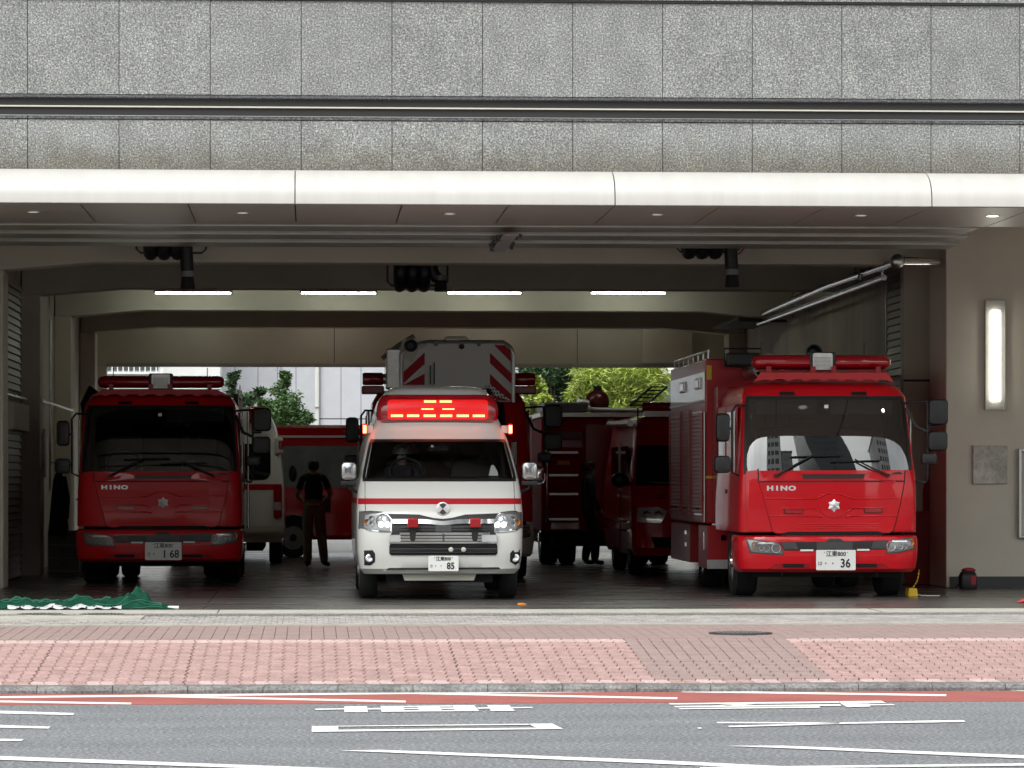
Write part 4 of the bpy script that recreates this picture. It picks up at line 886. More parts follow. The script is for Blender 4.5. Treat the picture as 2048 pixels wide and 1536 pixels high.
obj('reflector_strip', MB().box(-1.06, -1.0, 3.238, 3.247, 2.60, 2.78), mat['yellow'], body); obj('work_lamp', MB().box(-.99, -.86, 3.12, 3.24, 2.26, 2.36), mat['black'], body, bevel=.01); obj('work_lamp', MB().box(-.98, -.9, 3.16, 3.24, 2.0, 2.05), mat['alu'], body)
ra = obj('roof_rail', MB().tube([(-1.03, 3.3, 2.96), (-1.03, 7.4, 2.96)], .016, 8), mat['alu'], body, smooth=50)
for k in range(8): obj('rail_post', MB().tube([(-1.03, 3.32+k*.58, 2.86), (-1.03, 3.32+k*.58, 2.96)], .012, 6), mat['alu'], ra)
fl = obj('floodlight', MB().box(-.84, -.42, 3.0, 3.3, 2.76, 2.93), mat['black'], body, bevel=.03); obj('bracket', MB().tube([(-.86, 3.1, 2.74), (-.86, 3.1, 2.98), (-.40, 3.1, 2.98), (-.40, 3.1, 2.74)], .012, 6), mat['black'], fl)
obj('suction_pipe', MB().lathe([(.085, 1.2), (.085, 0), (.065, 0), (.065, 1.1)], (-.55, 2.0, 2.68), 'y', 18), mat['steel'], t, smooth=50)
obj('suction_pipe', MB().tube([(-.62, 1.5, 2.58), (-.3, 1.45, 2.57)], .03, 8), mat['alu'], t, smooth=50)
obj('pump_panel', MB().box(-1.0, 1.0, 2.6, 3.2, .8, 2.5), mat['red_dark'], t)

# ------------------------------------------------------------------ left fire truck
YT2 = 46.0
t = thing('fire_truck', (WX(317.5, YT2), YT2, FLOOR), 'dark red fire truck numbered 168 in shade near the left wall', 'fire truck', 'red fire trucks facing the street')
t.scale = (1.03, 1, 1.0)
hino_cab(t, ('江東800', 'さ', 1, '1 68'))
visor(t, 2.44, 2.54, .45, .90, .72)
light_bar(t, .74, 2.56, .80, h=.17)
for x in (-.62, .58): obj('antenna', MB().tube([(x, 1.0, 2.6), (x, 1.0, 2.84)], .006, 5), mat['black'], t)
body = obj('body', MB().box(-.95, .95, 3.0, 7.2, .75, 2.1), mat['red'], t, bevel=.02)
for s in (-1, 1):
    fr = obj('hose_rack', MB().tube([(s*.9, 2.9, 2.1), (s*.9, 2.9, 2.56), (s*.9, 6.8, 2.56), (s*.9, 6.8, 2.1)], .025, 8), mat['alu'], body, smooth=40)
    obj('rack_panel', MB().box(min(s*.88, s*.94), max(s*.88, s*.94), 2.75, 3.2, 2.2, 2.54), mat['black'], fr)
    obj('side_rail', MB().tube([(s*1.07, 2.75, .7), (s*1.07, 2.75, 2.3)], .018, 8), mat['chrome'], t, smooth=50)
    wheel(t, s*.86, 4.4, .41, .26, s); wheel(t, s*.56, 4.4, .41, .24, s, 'dgrey')
    for z in (.6, .95, 1.3): obj('valve', MB().lathe([(.05, 0), (.05, .06), (.035, .07)], (s*.95-.0, 3.1, z), 'x', 12), mat['chrome'], body, smooth=40)
obj('suction_hose', MB().tube([(-1.06, 2.8, 2.1), (-1.1, 2.7, 2.4), (-1.0, 2.6, 2.6), (-.9, 2.5, 2.5)], .05, 10), mat['black'], t, smooth=50)

# ------------------------------------------------------------------ ambulances
AMB = Skin([(.30,.12,.86,.34),(.36,.05,.91,.34),(.55,.0,.935,.34),(.80,.0,.94,.34),(.98,.05,.94,.33),(1.05,.10,.938,.33),(1.2,.19,.93,.32),(1.35,.30,.915,.32),(1.50,.45,.885,.32),(1.66,.62,.85,.32),(1.825,.80,.81,.32),(1.90,.88,.785,.32),(2.0,.93,.74,.33),(2.1,.97,.695,.34),(2.2,1.0,.665,.35),(2.34,1.04,.62,.38),(2.40,1.14,.58,.42),(2.435,1.3,.53,.45),(2.45,1.5,.48,.5)], 3.4)
def AB(x, y): return ((690+.18555*x-881.5)/177, (1201-(960+.18555*y))/177)
def ambulance_shell(t, yrear, hole=True):
    zs = [.30,.33,.36,.45,.55,.68,.80,.90,.98,1.05,1.12,1.2,1.28,1.35,1.42,1.50,1.58,1.66,1.74,1.825,1.90,1.95,2.0,2.1,2.2,2.27,2.34,2.37,2.40,2.42,2.435,2.45]
    return obj('body', AMB.shell(zs, yrear, (1.35, 1.825, .93) if hole else None, nt=36), mat['white_paint'], t, smooth=35)
YA = 39.9
amb = t = thing('ambulance', (WX(881.5, YA), YA, FLOOR), 'white ambulance numbered 85 with red lights flashing and headlights on', 'ambulance', 'white and red ambulances')
S = AMB
body = ambulance_shell(t, 5.5)
ws = obj('windscreen', S.pane(1.35, 1.825, .955, .002), mat['glass_clear'], t, smooth=60); obj('windscreen_seal', S.band(1.345, 1.83, .03, .965, .006), mat['black'], ws, smooth=40)
inr = obj('cab_interior', MB().add([(-.8,.6,1.1),(.8,.6,1.1),(.8,2.1,1.1),(-.8,2.1,1.1),(-.72,.95,1.86),(.72,.95,1.86),(.72,2.1,1.9),(-.72,2.1,1.9)], [(0,1,2,3),(4,5,6,7),(2,3,7,6),(3,0,4,7),(1,2,6,5)]), mat['grey'], t, fix=False)
obj('dashboard', MB().prism([(.42,1.1),(.42,1.32),(.62,1.40),(.95,1.38),(1.0,1.1)], -.8, .8, 'x'), mat['black'], inr, bevel=.02)
obj('steering_wheel', MB().tube([(-.36+.19*math.cos(a), 1.02+.10*math.sin(a), 1.46+.15*math.sin(a)) for a in [2*PI*k/20 for k in range(21)]], .015, 8), mat['black'], inr, smooth=60)
for x in (-.36, .42): person_seat(inr, x, 1.55, 1.0)
obj('mirror', MB().prism(rrect(-.12, .12, 1.70, 1.77, .02), .93, .95, 'y'), mat['black'], inr); obj('toll_device', MB().box(-.085, -.055, .76, .77, 1.735, 1.76), mat['white'], inr)
obj('airbag_pad', MB().sphere((-.19, 1.9, 1.73), .12, .06, .10), mat['grey'], inr, smooth=60); obj('airbag_pad', MB().sphere((.2, 1.9, 1.66), .13, .06, .17), mat['grey'], inr, smooth=60)
obj('notice_card', MB().prism([(.57,1.41),(.68,1.41),(.67,1.46),(.63,1.53),(.60,1.53)], .62, .63, 'y'), mat['white'], inr)
# stripe, panel gaps, emblem
def strip(z0, z1, x0, x1, off=.003):
    n = 40; return MB().grid([[(x0+(x1-x0)*math.sin(PI/2*(-1+2*i/n))*.5+(x1-x0)*.5, S.y(x0+(x1-x0)*(.5+.5*math.sin(PI/2*(-1+2*i/n))), z)-off, z) for i in range(n+1)] for z in (z0, (z0+z1)/2, z1)])
st = obj('red_stripe', strip(1.087, 1.153, -.925, .925), mat['stripe_red'], t, smooth=60)
for s in (-1, 1): obj('red_stripe', side_patch(s*.935, .5, 5.4, 1.087, 1.153, s, .004, .003), mat['stripe_red'], t)
for s in (-1, 1): obj('panel_gap', MB().tube([(s*.845, S.y(s*.845, z)-.0005, z) for z in (1.0, 1.08, 1.16, 1.25, 1.34)], .004, 4), mat['joint_dark'], body)
ex, ez = AB(1055, 310); em = obj('emblem', MB().lathe([(.074, .06), (.074, -.008), (.06, -.014), (.01, -.016)], (ex, S.y(ex, ez)-.045, ez), 'y', 28), mat['silver'], t, smooth=30)
yy = S.y(ex, ez)-.064
obj('emblem_wedge', MB().add([(ex, yy, ez), (ex-.042, yy, ez+.045), (ex, yy, ez+.066), (ex+.042, yy, ez+.045), (ex-.042, yy, ez-.045), (ex, yy, ez-.066), (ex+.042, yy, ez-.045)], [(0,1,2,3), (0,4,5,6)]), mat['dgrey'], em)
# grille and lamps
gr_ = obj('grille', MB().patch([AB(*p) for p in ((430,362),(800,372),(960,410),(1055,418),(1150,408),(1300,372),(1670,358),(1615,440),(1610,560),(1640,600),(1640,680),(1530,800),(600,800),(480,680),(490,600),(510,560),(505,440))], S.y, .006, .02, 6), mat['black'], t, smooth=30)
def bar(name, y0, y1, x0, x1, m_, off=.03, dip=0):
    n = 24; P = [[], []]
    for i in range(n+1):
        x = x0+(x1-x0)*i/n; d = dip*math.exp(-((x-1055)/120)**2)
        for k, y in ((0, y0+d), (1, y1+d*.8)): a, z = AB(x, y); P[k].append((a, S.y(a, z)-off, z))
    b = MB().grid(P); q = [[(v[0], v[1]+.03, v[2]) for v in P[0]], P[0]]; b.grid(q); b.grid([P[1], [(v[0], v[1]+.03, v[2]) for v in P[1]]])
    return obj(name, b, mat[m_], gr_, smooth=30)
bar('chrome_bar', 420, 468, 515, 1610, 'chrome', .035, 22)
for y in (500, 530): bar('grille_slat', y, y+12, 600, 1520, 'dgrey', .02)
bar('grille_block', 470, 555, 975, 1145, 'dgrey', .03)
for y0, y1 in ((565, 590), (600, 622), (630, 655)): bar('chrome_slat', y0, y1, 590, 1560, 'chrome', .04)
for x0, x1 in ((485, 600), (1470, 1635)): bar('chrome_corner', 590, 668, x0, x1, 'lens', .045)
bar('chrome_slat', 662, 682, 485, 1640, 'chrome', .05)
for x in (1050, 1062): bar('slat_post', 575, 665, x, x+9, 'dgrey', .05)
lo_ = obj('lower_intake', MB().patch(rrect(AB(480,0)[0], AB(1642,0)[0], AB(0,808)[1], AB(0,684)[1], .03), S.y, .010, .02, 4), mat['black_gloss'], t, smooth=30)
bar('intake_slat', 735, 745, 490, 1630, 'dgrey', .02); bar('intake_slat', 775, 782, 500, 1620, 'dgrey', .02)
for x in (1140, 1276):
    a, z = AB(x, 748); obj('lamp', MB().lathe([(.028, .02), (.028, -.02), (.022, -.026), (.005, -.03)], (a, S.y(a, z)-.02, z), 'y', 18), mat['cream'], lo_, smooth=40)
for x in (730, 1398):
    a, z = AB(x, 460); w = .062
    r_ = obj('grille_lamp', MB().prism(rrect(a-w, a+w, z-.055, z+.055, .016), S.y(a, z)-.16, S.y(a, z)-.05, 'y'), mat['red_lens'], t, smooth=30, bevel=.012)
    z1 = AB(0, 655)[1]; obj('bracket', MB().prism([(a-.04, z-.055), (a+.04, z-.055), (a+.03, z1+.02), (a+.018, z1), (a-.018, z1), (a-.03, z1+.02)], S.y(a, z1)-.07, S.y(a, z1)-.055, 'y'), mat['black'], r_)
for pts, s in ((((160,338),(290,332),(410,340),(470,375),(512,425),(500,560),(390,558),(260,545),(150,528)), -1), (((1928,335),(1800,332),(1680,345),(1640,380),(1612,430),(1610,565),(1730,560),(1850,550),(1932,530)), 1)):
    o = [AB(*p) for p in pts]; h = obj('headlight', MB().patch(o, S.y, .012, .03, 5), mat['chrome'], t, smooth=30)
    cx = sum(p[0] for p in o)/len(o); cz = sum(p[1] for p in o)/len(o)
    obj('housing', MB().patch([(cx+(x-cx)*.93, cz+(z-cz)*.90) for x, z in o], S.y, .016, .01, 5), mat['lens_dark'], h, smooth=30)
    for dx, dz, r, mk in ((.065, .01, .075, 'lens_dark'), (-.11, -.01, .035, 'orange'), (.05, .045, .03, 'lens'), (-.06, .03, .03, 'chrome'), (-.06, -.03, .03, 'lens')):
        x, z = cx-s*dx, cz+dz; obj('reflector', MB().lathe([(r*.2, .02), (r*.75, .004), (r, -.018), (r*1.06, -.016), (r*1.06, .02)], (x, S.y(x, z)-.018, z), 'y', 20), mat[mk], h, smooth=50)
    for dx, dz in ((.045, -.035), (.115, -.035), (.08, .03)):
        x, z = cx-s*dx, cz+dz; obj('bulb', MB().lathe([(.030 if dz < 0 else .016, .0), (.026 if dz < 0 else .014, -.012), (.003, -.018)], (x, S.y(x, z)-.04, z), 'y', 16), mat['head_lit'], h, smooth=50)
for x0, x1 in ((210, 328), (1782, 1897)):
    s = -1 if x0 < 1000 else 1
    o = [AB(*p) for p in (((x0,758),(x1-25,755),(x1,790),(x1,880),(x0+70,920),(x0+5,918)) if s < 0 else ((x1,750),(x0+25,760),(x0,790),(x0,880),(x0+60,918),(x1,915)))]
    fg = obj('fog_lamp', MB().patch(o, S.y, .006, .02, 3), mat['black'], t, smooth=30); a, z = AB((x0+x1)/2, 840)
    obj('fog_lens', MB().lathe([(.045, .02), (.045, -.014), (.03, -.02), (.01, -.012)], (a, S.y(a, z), z), 'y', 18), mat['lens'], fg, smooth=40)
obj('bumper_slot', MB().patch([AB(*p) for p in ((445,962),(480,946),(1660,940),(1680,960),(1640,968),(460,970))], S.y, .008, .01, 3), mat['black'], t)
obj('bumper_lip', MB().patch([AB(*p) for p in ((420,990),(460,968),(1690,962),(1720,985),(1690,1000),(430,1002))], S.y, .03, .04, 3), mat['white_paint'], t, smooth=30)
obj('skid_plate', MB().prism([(-.43,.30),(.41,.30),(.38,.225),(-.40,.225)], .18, .2, 'y'), mat['cream'], t)
obj('chassis', MB().box(-.6, .6, .3, 4.8, .2, .4).box(-.75, .75, .9, 1.05, .2, .32), mat['dark'], t)
plate(t, AB(1060, 0)[0], -.03, AB(0, 896)[1], .34, .172, '江東800', 'さ', 2, '85')
for s in (-1, 1):
    wheel(t, s*.80, .98, .335, .205, s, 'grey'); wheel(t, s*.80, 4.1, .335, .205, s, 'grey')
    arm = obj('mirror_arm', MB().tube([(s*.93, .55, 1.22), (s*1.03, .5, 1.27), (s*1.03, .48, 1.36)], .02, 8), mat['black'], t, smooth=50)
    mm = obj('mirror', MB().loft([[(s*1.03+(x)*k, .46+dy, 1.46+z*k) for x, z in rrect(-.085, .085, -.105, .105, .045)] for k, dy in ((.5, -.06), (.9, -.045), (1, 0), (1, .04))]), mat['mirror_chrome'], t, smooth=40)
    obj('mirror_foot', MB().box(s*1.03-.09, s*1.03+.09, .43, .53, 1.30, 1.35), mat['black'], mm, bevel=.01)
    obj('side_window', side_patch(s*.86, 1.1, 1.9, 1.38, 1.80, s, .06, .02), mat['glass_dark'], t)
    obj('lamp_bracket', MB().box(min(s*.74, s*.82), max(s*.74, s*.82), 1.05, 1.15, 1.90, 1.99), mat['white_paint'], t, bevel=.01)
    sl = obj('side_lamp', MB().box(min(s*.815, s*.865), max(s*.815, s*.865), .98, 1.10, 1.885, 2.01), mat['led_dim'], t, bevel=.015)
    obj('led', MB().box(min(s*.822, s*.858), max(s*.822, s*.858), .965, .979, 1.90, 1.99), mat['led_red'], sl)
# roof light bar with rows of lit diodes
lbs = Skin([(2.02,.94,.65,.16),(2.05,.895,.69,.18),(2.12,.88,.705,.2),(2.2,.88,.70,.2),(2.27,.90,.68,.2),(2.33,.95,.64,.2),(2.345,1.02,.60,.2)], 4)
lb = obj('light_bar', lbs.shell([2.02,2.035,2.05,2.08,2.12,2.16,2.2,2.24,2.27,2.30,2.33,2.345], 1.35, nt=30), mat['red_lens'], t, smooth=40)
obj('glow_panel', MB().patch(rrect(-.58, .58, 2.055, 2.285, .04), lbs.y, .006, .006, 12, .04), mat['led_dim'], lb, smooth=40)
for row, (z, h, xs) in enumerate(((2.262, .022, (-.46,-.28,-.09,.09,.28,.46)), (2.175, .012, (-.40,-.12,.12,.40)), (2.098, .026, (-.47,-.285,-.095,.095,.285,.47)))):
    for k, x in enumerate(xs):
        lit = row == 2 or (row == 0 and k in (2, 3)) or (row == 1 and k in (1, 2))
        m = MB(); w = .07
        for i in range(8):
            if lit or i % 3 != 1: m.box(x-w+i*w/4+.002, x-w+i*w/4+w/4-.003, lbs.y(x, z)-.016, lbs.y(x, z)-.003, z-h/2, z+h/2)
        obj('diode_row', m, mat['led_red' if lit else 'led_dim'], lb)
obj('light_bar_cap', MB().patch(rrect(-.56, .56, 2.295, 2.33, .015), lbs.y, .006, .01, 6, .04), mat['red_lens'], lb, smooth=40)

# ------------------------------------------------------------------ second ambulance, seen from behind beside the left truck
YB = 57.4
t = thing('ambulance', (WX(567, YB)-.94, YB, FLOOR), 'white ambulance seen from behind, half hidden beside the left fire truck', 'ambulance', 'white and red ambulances'); t.scale = (1, 1, 1.035)
RB_ = Skin([(.34,.06,.92,.12),(.5,.0,.94,.12),(1.1,.02,.94,.12),(1.4,.07,.92,.14),(1.8,.17,.87,.16),(2.1,.24,.81,.2),(2.3,.30,.74,.25),(2.42,.42,.62,.3),(2.46,.6,.5,.35)], 4)
body = obj('body', RB_.shell([.34,.42,.5,.7,.9,1.1,1.25,1.4,1.6,1.8,1.95,2.1,2.2,2.3,2.36,2.42,2.46], 4.8, nt=30), mat['white_paint'], t, smooth=35)
obj('rear_window', MB().patch(rrect(-.70, .73, 1.32, 1.88, .12), RB_.y, .008, .01, 5), mat['glass_dark'], t, smooth=40)
obj('red_stripe', RB_.pane(1.16, 1.25, .98, .005, 30, 2), mat['stripe_red'], t, smooth=60)
for s in (-1, 1):
    tl = obj('tail_lamp', MB().patch(rrect(min(s*.78, s*.915), max(s*.78, s*.915), .72, 1.24, .04), RB_.y, .014, .03, 3), mat['red_lens'], t, smooth=40)
    obj('reverse_lens', MB().patch(rrect(min(s*.79, s*.905), max(s*.79, s*.905), .84, .97, .01), RB_.y, .018, .01, 2), mat['lens'], tl)
    k = obj('roof_lamp', MB().loft([[(s*.52+x*f, .20+dy, 2.33+z*f) for x, z in rrect(-.16, .16, -.15, .13, .07)] for f, dy in ((.6, -.13), (.9, -.1), (1, 0), (1, .9))]), mat['red_lens'], t, smooth=40)
    sl = obj('side_lamp', MB().box(min(s*.80, s*.93), max(s*.80, s*.93), .15, .35, 1.72, 1.98), mat['white_paint'], t, bevel=.03); obj('lamp_lens', MB().box(min(s*.86, s*.94), max(s*.86, s*.94), .13, .22, 1.80, 1.93), mat['red_lens'], sl, bevel=.02)
    wheel(t, s*.80, 1.0, .335, .2, s, 'grey'); wheel(t, s*.80, 4.2, .335, .2, s, 'grey')
    mr = obj('mirror', MB().sphere((s*1.07, 4.0, 1.42), .07, .06, .14), mat['black'], t, smooth=60)
obj('rear_bumper', RB_.pane(.40, .60, 1.02, .05, 24, 4), mat['cream'], t, smooth=50)
obj('door_handle', MB().box(-.25, -.05, -.03, .01, .98, 1.10), mat['black'], t, bevel=.01)
obj('badge', MB().box(-.52, -.46, -.02, .01, 1.0, 1.12), mat['chrome'], t)
obj('chassis', MB().box(-.6, .6, .5, 4.8, .2, .36), mat['dark'], t)

# ------------------------------------------------------------------ red minibus crossing behind
YM = 62.35
xl, xr_ = WX(455, YM), WX(760, YM)
xl = max(xl, WX(548, YM)); t = thing('minibus', (xl, YM, FLOOR), 'red minibus parked crosswise at the back behind the standing man', 'minibus')
t.scale = (1, 1, 1.04); L_ = xr_-xl+1.2
prof = [(0, .35), (.06, .30), (1.75, .30), (1.80, .38), (1.80, 1.15), (1.74, 1.95), (1.62, 2.18), (1.45, 2.24), (.35, 2.24), (.18, 2.18), (.06, 1.95), (0, 1.15)]
obj('body', MB().prism(prof, 0, L_, 'x'), mat['red'], t, smooth=35, bevel=.03)
obj('roof_highlight', MB().box(-.01, L_+.01, .03, .06, 2.02, 2.06), mat['white_paint'], t); obj('roof_lamp_strip', MB().box(1.2, L_-.2, .10, .16, 2.10, 2.14), mat['red_dark'], t)  # gleam along the roof shoulder, painted on as a white band
DX = WX(548, YM)-WX(455, YM)
for x0, x1 in ((.85-DX, 1.52-DX), (1.58-DX, 2.28-DX), (2.40-DX, 3.3-DX)):
    w = obj('window', MB().box(x0, x1, -.012+.02, .05, 1.08, 1.80), mat['bus_glass'], t); obj('window_frame', MB().box(x0-.02, x1+.02, .012, .05, 1.80, 1.835).box(x0-.02, x1+.02, .012, .05, 1.05, 1.08), mat['black'], w)
obj('window_pillar', MB().box(2.29-DX, 2.39-DX, -.004, .05, 1.0, 1.86), mat['black'], t)
obj('window_band', MB().box(.03, L_-.3, .002, .05, 1.03, 1.88), mat['bus_glass'], t)
for x in (1.15-DX, 3.6-DX): obj('wheel_arch', MB().prism([(x+.36*math.cos(a), .33+.39*math.sin(a)) for a in [PI*k/12 for k in range(13)]], -.006, .04, 'y'), mat['dark'], t)
for x in (1.15-DX, 3.6-DX):
    for y in (.05, 1.72):
        wh = obj('wheel', MB().lathe([(.19, -.02), (.20, -.1), (.31, -.1), (.335, -.07), (.335, .07), (.31, .1), (.20, .1), (.19, .02)], (x, y, .335), 'y', 28), mat['rubber'], t, smooth=40); s = -1 if y < 1 else 1
        obj('rim', MB().lathe([(.205, s*.085), (.20, s*.1), (.17, s*.06), (.12, s*.04), (.07, s*.08), (.01, s*.085)], (x, y, .335), 'y', 28), mat['grey'], wh, smooth=40)
        m = MB()
        for k in range(8): a = 2*PI*k/8; m.lathe([(.036, s*.03), (.036, s*.07)], (x+.135*math.cos(a), y, .335+.135*math.sin(a)), 'y', 8)
        m.lathe([(.06, s*.05), (.06, s*.10)], (x, y, .335), 'y', 16); obj('rim_hole', m, mat['dark'], wh, kind='stuff')
obj('side_seam', MB().box(0, L_, -.004, .02, .72, .735), mat['red_dark'], t)
obj('door_gap', MB().box(2.36-DX, 2.37-DX, -.005, .02, .36, 1.9), mat['joint_dark'], t)

# ------------------------------------------------------------------ ladder truck behind the ambulance
YL = 48.2
cxl = WX(901, YL); lt = t = thing('ladder_truck', (cxl, YL, FLOOR), 'red ladder truck behind the front ambulance with a white striped rescue basket', 'ladder truck')
t.scale = (1.10, 1, 1.04)
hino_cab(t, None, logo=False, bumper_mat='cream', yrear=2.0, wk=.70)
for s in (-1, 1):
    bk = obj('beacon', MB().lathe([(.02, -.13), (.075, -.13), (.085, -.1), (.085, .11), (.07, .13), (.02, .13)], (s*.95, .55, 2.62+.02), 'x', 18), mat['red_lens'], t, smooth=50)
    obj('beacon_base', MB().lathe([(.07, s*-.32), (.07, s*-.13)], (s*.95, .55, 2.64), 'x', 14), mat['alu'], bk, smooth=50); obj('beacon_foot', MB().box(s*.95-.14, s*.95+.14, .45, .7, 2.44, 2.55), mat['red_dark'], bk, bevel=.02)
    obj('mirror_back', MB().lathe([(.01, -.03), (.09, -.02), (.10, .02), (.01, .05)], (s*1.10, .2, 1.34), 'y', 16), mat['chrome'], t, smooth=50)
    obj('chrome_mirror', MB().loft([[(s*1.0+s*.08+x*k, .1+dy, 1.38+z*k) for x, z in rrect(-.09, .09, -.11, .11, .05)] for k, dy in ((.5, -.05), (.9, -.03), (1, .03))]), mat['chrome'], t, smooth=40)
    wheel(t, s*.86, 5.0, .45, .28, s)
# the turntable ladder and the basket at its tip
lad = obj('boom', MB().box(-.35, .35, 1.6, 9.0, 2.30, 2.62), mat['white_paint'], t, bevel=.02)
for x in (-.34, .34): obj('boom_rail', MB().box(x-.04, x+.04, .3, 9, 2.62, 2.72), mat['alu'], lad)
obj('body', MB().box(-1.0, 1.0, 2.3, 9.5, .6, 1.9), mat['red'], t, bevel=.03)
bk0, bk1 = (800-901)/147/1.10+.06, (1023-901)/147/1.10+.09
z0, z1 = 2.38/1.04*1.0, 3.24/1.04
by = .15
def Q(x, y): return ((690+.2148*x-905)/146/1.10+.06, ((960-(670+.2148*y))/146+1.36)/1.04)
bas = obj('basket', MB().prism([Q(*p) for p in ((515,650),(500,200),(560,130),(740,60),(1460,60),(1520,110),(1545,200),(1545,625),(1400,625),(1330,500),(760,500),(700,650))], by, by+.9, 'y'), mat['basket_white'], t, bevel=.02)
obj('front_panel', MB().prism([Q(*p) for p in ((722,95),(1325,95),(1325,475),(722,475))], by-.02, by-.003, 'y'), mat['basket_white'], bas)
for side in (0, 1):
    X0, X1 = ((525, 720), (1325, 1522))[side]
    for k in range(4):
        if side == 0: ys = [(X1, 170+k*195), (X1, 275+k*195), (X0, 455+k*195), (X0, 350+k*195)]
        else: ys = [(X0, 170+(k-1)*195), (X1, 360+(k-1)*195), (X1, 455+(k-1)*195), (X0, 265+(k-1)*195)]
        lim = (470 if side == 0 else 615); top = 105
        poly = [(x, min(max(y, top), lim)) for x, y in ys]
        if side == 1 and k == 0: poly = [(1365, 100), (1460, 100), (1515, 150), (1520, 255)]
        if max(p[1] for p in poly)-min(p[1] for p in poly) < 20: continue
        obj('chevron', MB().prism([Q(*p) for p in poly], by-.012, by-.001, 'y'), mat['stripe_red'], bas)
rl = [Q(*p) for p in ((505,640),(500,190),(560,120),(740,70),(1450,70),(1520,120),(1545,190),(1545,630))]
obj('basket_rail', MB().tube([(x, by-.02, z) for x, z in rl], .022, 8), mat['alu'], bas, smooth=40)
h = [Q(*p) for p in ((900,60),(930,30),(1105,30),(1130,60))]; obj('grab_handle', MB().tube([(x, by+.1, z) for x, z in h], .018, 8), mat['alu'], bas, smooth=50)
for p in ((825,90),(1222,90)): x, z = Q(*p); obj('latch', MB().box(x-.02, x+.02, by-.05, by, z-.03, z+.04), mat['grey'], bas)
x, z = Q(1062, 115); obj('latch', MB().lathe([(.035, 0), (.035, -.05), (.01, -.06)], (x, by, z), 'y', 14), mat['black'], bas)
for px_, y0 in ((772, 290), (808, 262)): 
    a, b = Q(px_, y0), Q(px_, 465); obj('rod', MB().box(a[0]-.007, a[0]+.007, by-.05, by-.03, b[1], a[1]), mat['black'], bas)
x, z = Q(590, 110); obj('nozzle', MB().lathe([(.04, .1), (.06, 0), (.085, -.12), (.07, -.12), (.045, 0)], (x, by-.05, z), 'y', 16), mat['dgrey'], bas, smooth=50)
obj('nozzle_mount', MB().prism([(x-.14, z-.1), (x+.02, z-.22), (x+.1, z-.05), (x+.2, z), (x+.22, z+.1), (x-.1, z+.09)], by-.02, by+.1, 'y'), mat['cream'], bas)
x, z = Q(440, 330); obj('winch', MB().box(x-.1, x+.12, by, by+.4, z-.25, z+.28), mat['alu'], bas, bevel=.02); obj('winch_arm', MB().tube([(x-.15, by+.1, z+.15), (x+.05, by+.1, z+.32), (x+.25, by+.1, z+.45)], .03, 8), mat['grey'], bas)
pl = MB(); 
for i in range(6):
    for j in range(4):
        a = Q(1290+i*28+j*10, 480+j*32); pl.lathe([(.011, 0), (.011, -.002)], (a[0], by-.004, a[1]), 'y', 8)
obj('perforation', pl, mat['dark'], bas, kind='stuff')

# ------------------------------------------------------------------ red pumper, its back to us
YP = 56.3
x0 = WX(1083, YP); t = thing('pump_truck', (x0+1.1, YP, FLOOR), 'dark red pump truck seen from behind with steps and a roof turret', 'fire truck')
body = obj('body', MB().box(-1.1, 1.1, 0, 6.5, .55, 2.36), mat['red_flat'], t, bevel=.025)
obj('roof_edge', MB().box(-1.12, 1.12, -.02, 6.5, 2.365, 2.43), mat['alu'], body); obj('equipment_box', MB().box(-1.05, -.35, .1, 2, 2.44, 2.60), mat['grey'], body, bevel=.02)
for z in (.72, 1.12, 1.42, 1.78): obj('step', MB().box(-.98, -.52, -.06, .0, z, z+.035), mat['alu'], body)
for k in range(2): obj('hatch', MB().box(-.95+k*.0, -.45, -.012, .0, 2.02-k*.14, 2.13-k*.14), mat['red_dark'] if k else mat['grey'], body)
obj('rear_shutter', MB().box(-.40, .95, -.015, 0, .95, 2.25), mat['red_dark'], body, bevel=.01)
for x in (-.05, .42): obj('marker_lamp', MB().box(x, x+.1, -.03, 0, 2.26, 2.33), mat['cream'], body)
obj('yellow_label', MB().box(-.85, -.65, -.012, 0, 1.60, 1.67), mat['yellow'], body)
for k, ch in enumerate('△△'): pass
for x in (-1.02, .98): obj('grab_rail', MB().tube([(x, -.01, .7), (x, -.08, .75), (x, -.08, 1.9), (x, -.01, 1.95)], .02, 8), mat['chrome'], body, smooth=50)
for s in (-1, 1): wheel(t, s*.9, 1.4, .43, .28, s); wheel(t, s*.6, 1.4, .43, .26, s, 'dgrey')
obj('tail_lamp', MB().box(-.95, -.5, -.03, 0, .58, .68), mat['red_lens'], body)
tu = obj('turret', MB().sphere((-.13, 1.0, 2.62), .2, .2, .2), mat['maroon'], t, smooth=60); obj('turret_cap', MB().lathe([(.07, 0), (.07, .08)], (-.13, 1.0, 2.80), 'z', 12), mat['black'], tu); obj('turret_barrel', MB().tube([(-.45, .9, 2.60), (-.2, .95, 2.58)], [.10, .07], 12), mat['alu'], tu, smooth=50)
obj('roof_pipe', MB().tube([(-.45, .3, 2.5), (-.2, .3, 2.48), (1.0, .3, 2.46)], .04, 8), mat['cream'], t, smooth=50)
obj('chassis', MB().box(-.9, .9, .3, 6, .3, .55), mat['dark'], t)

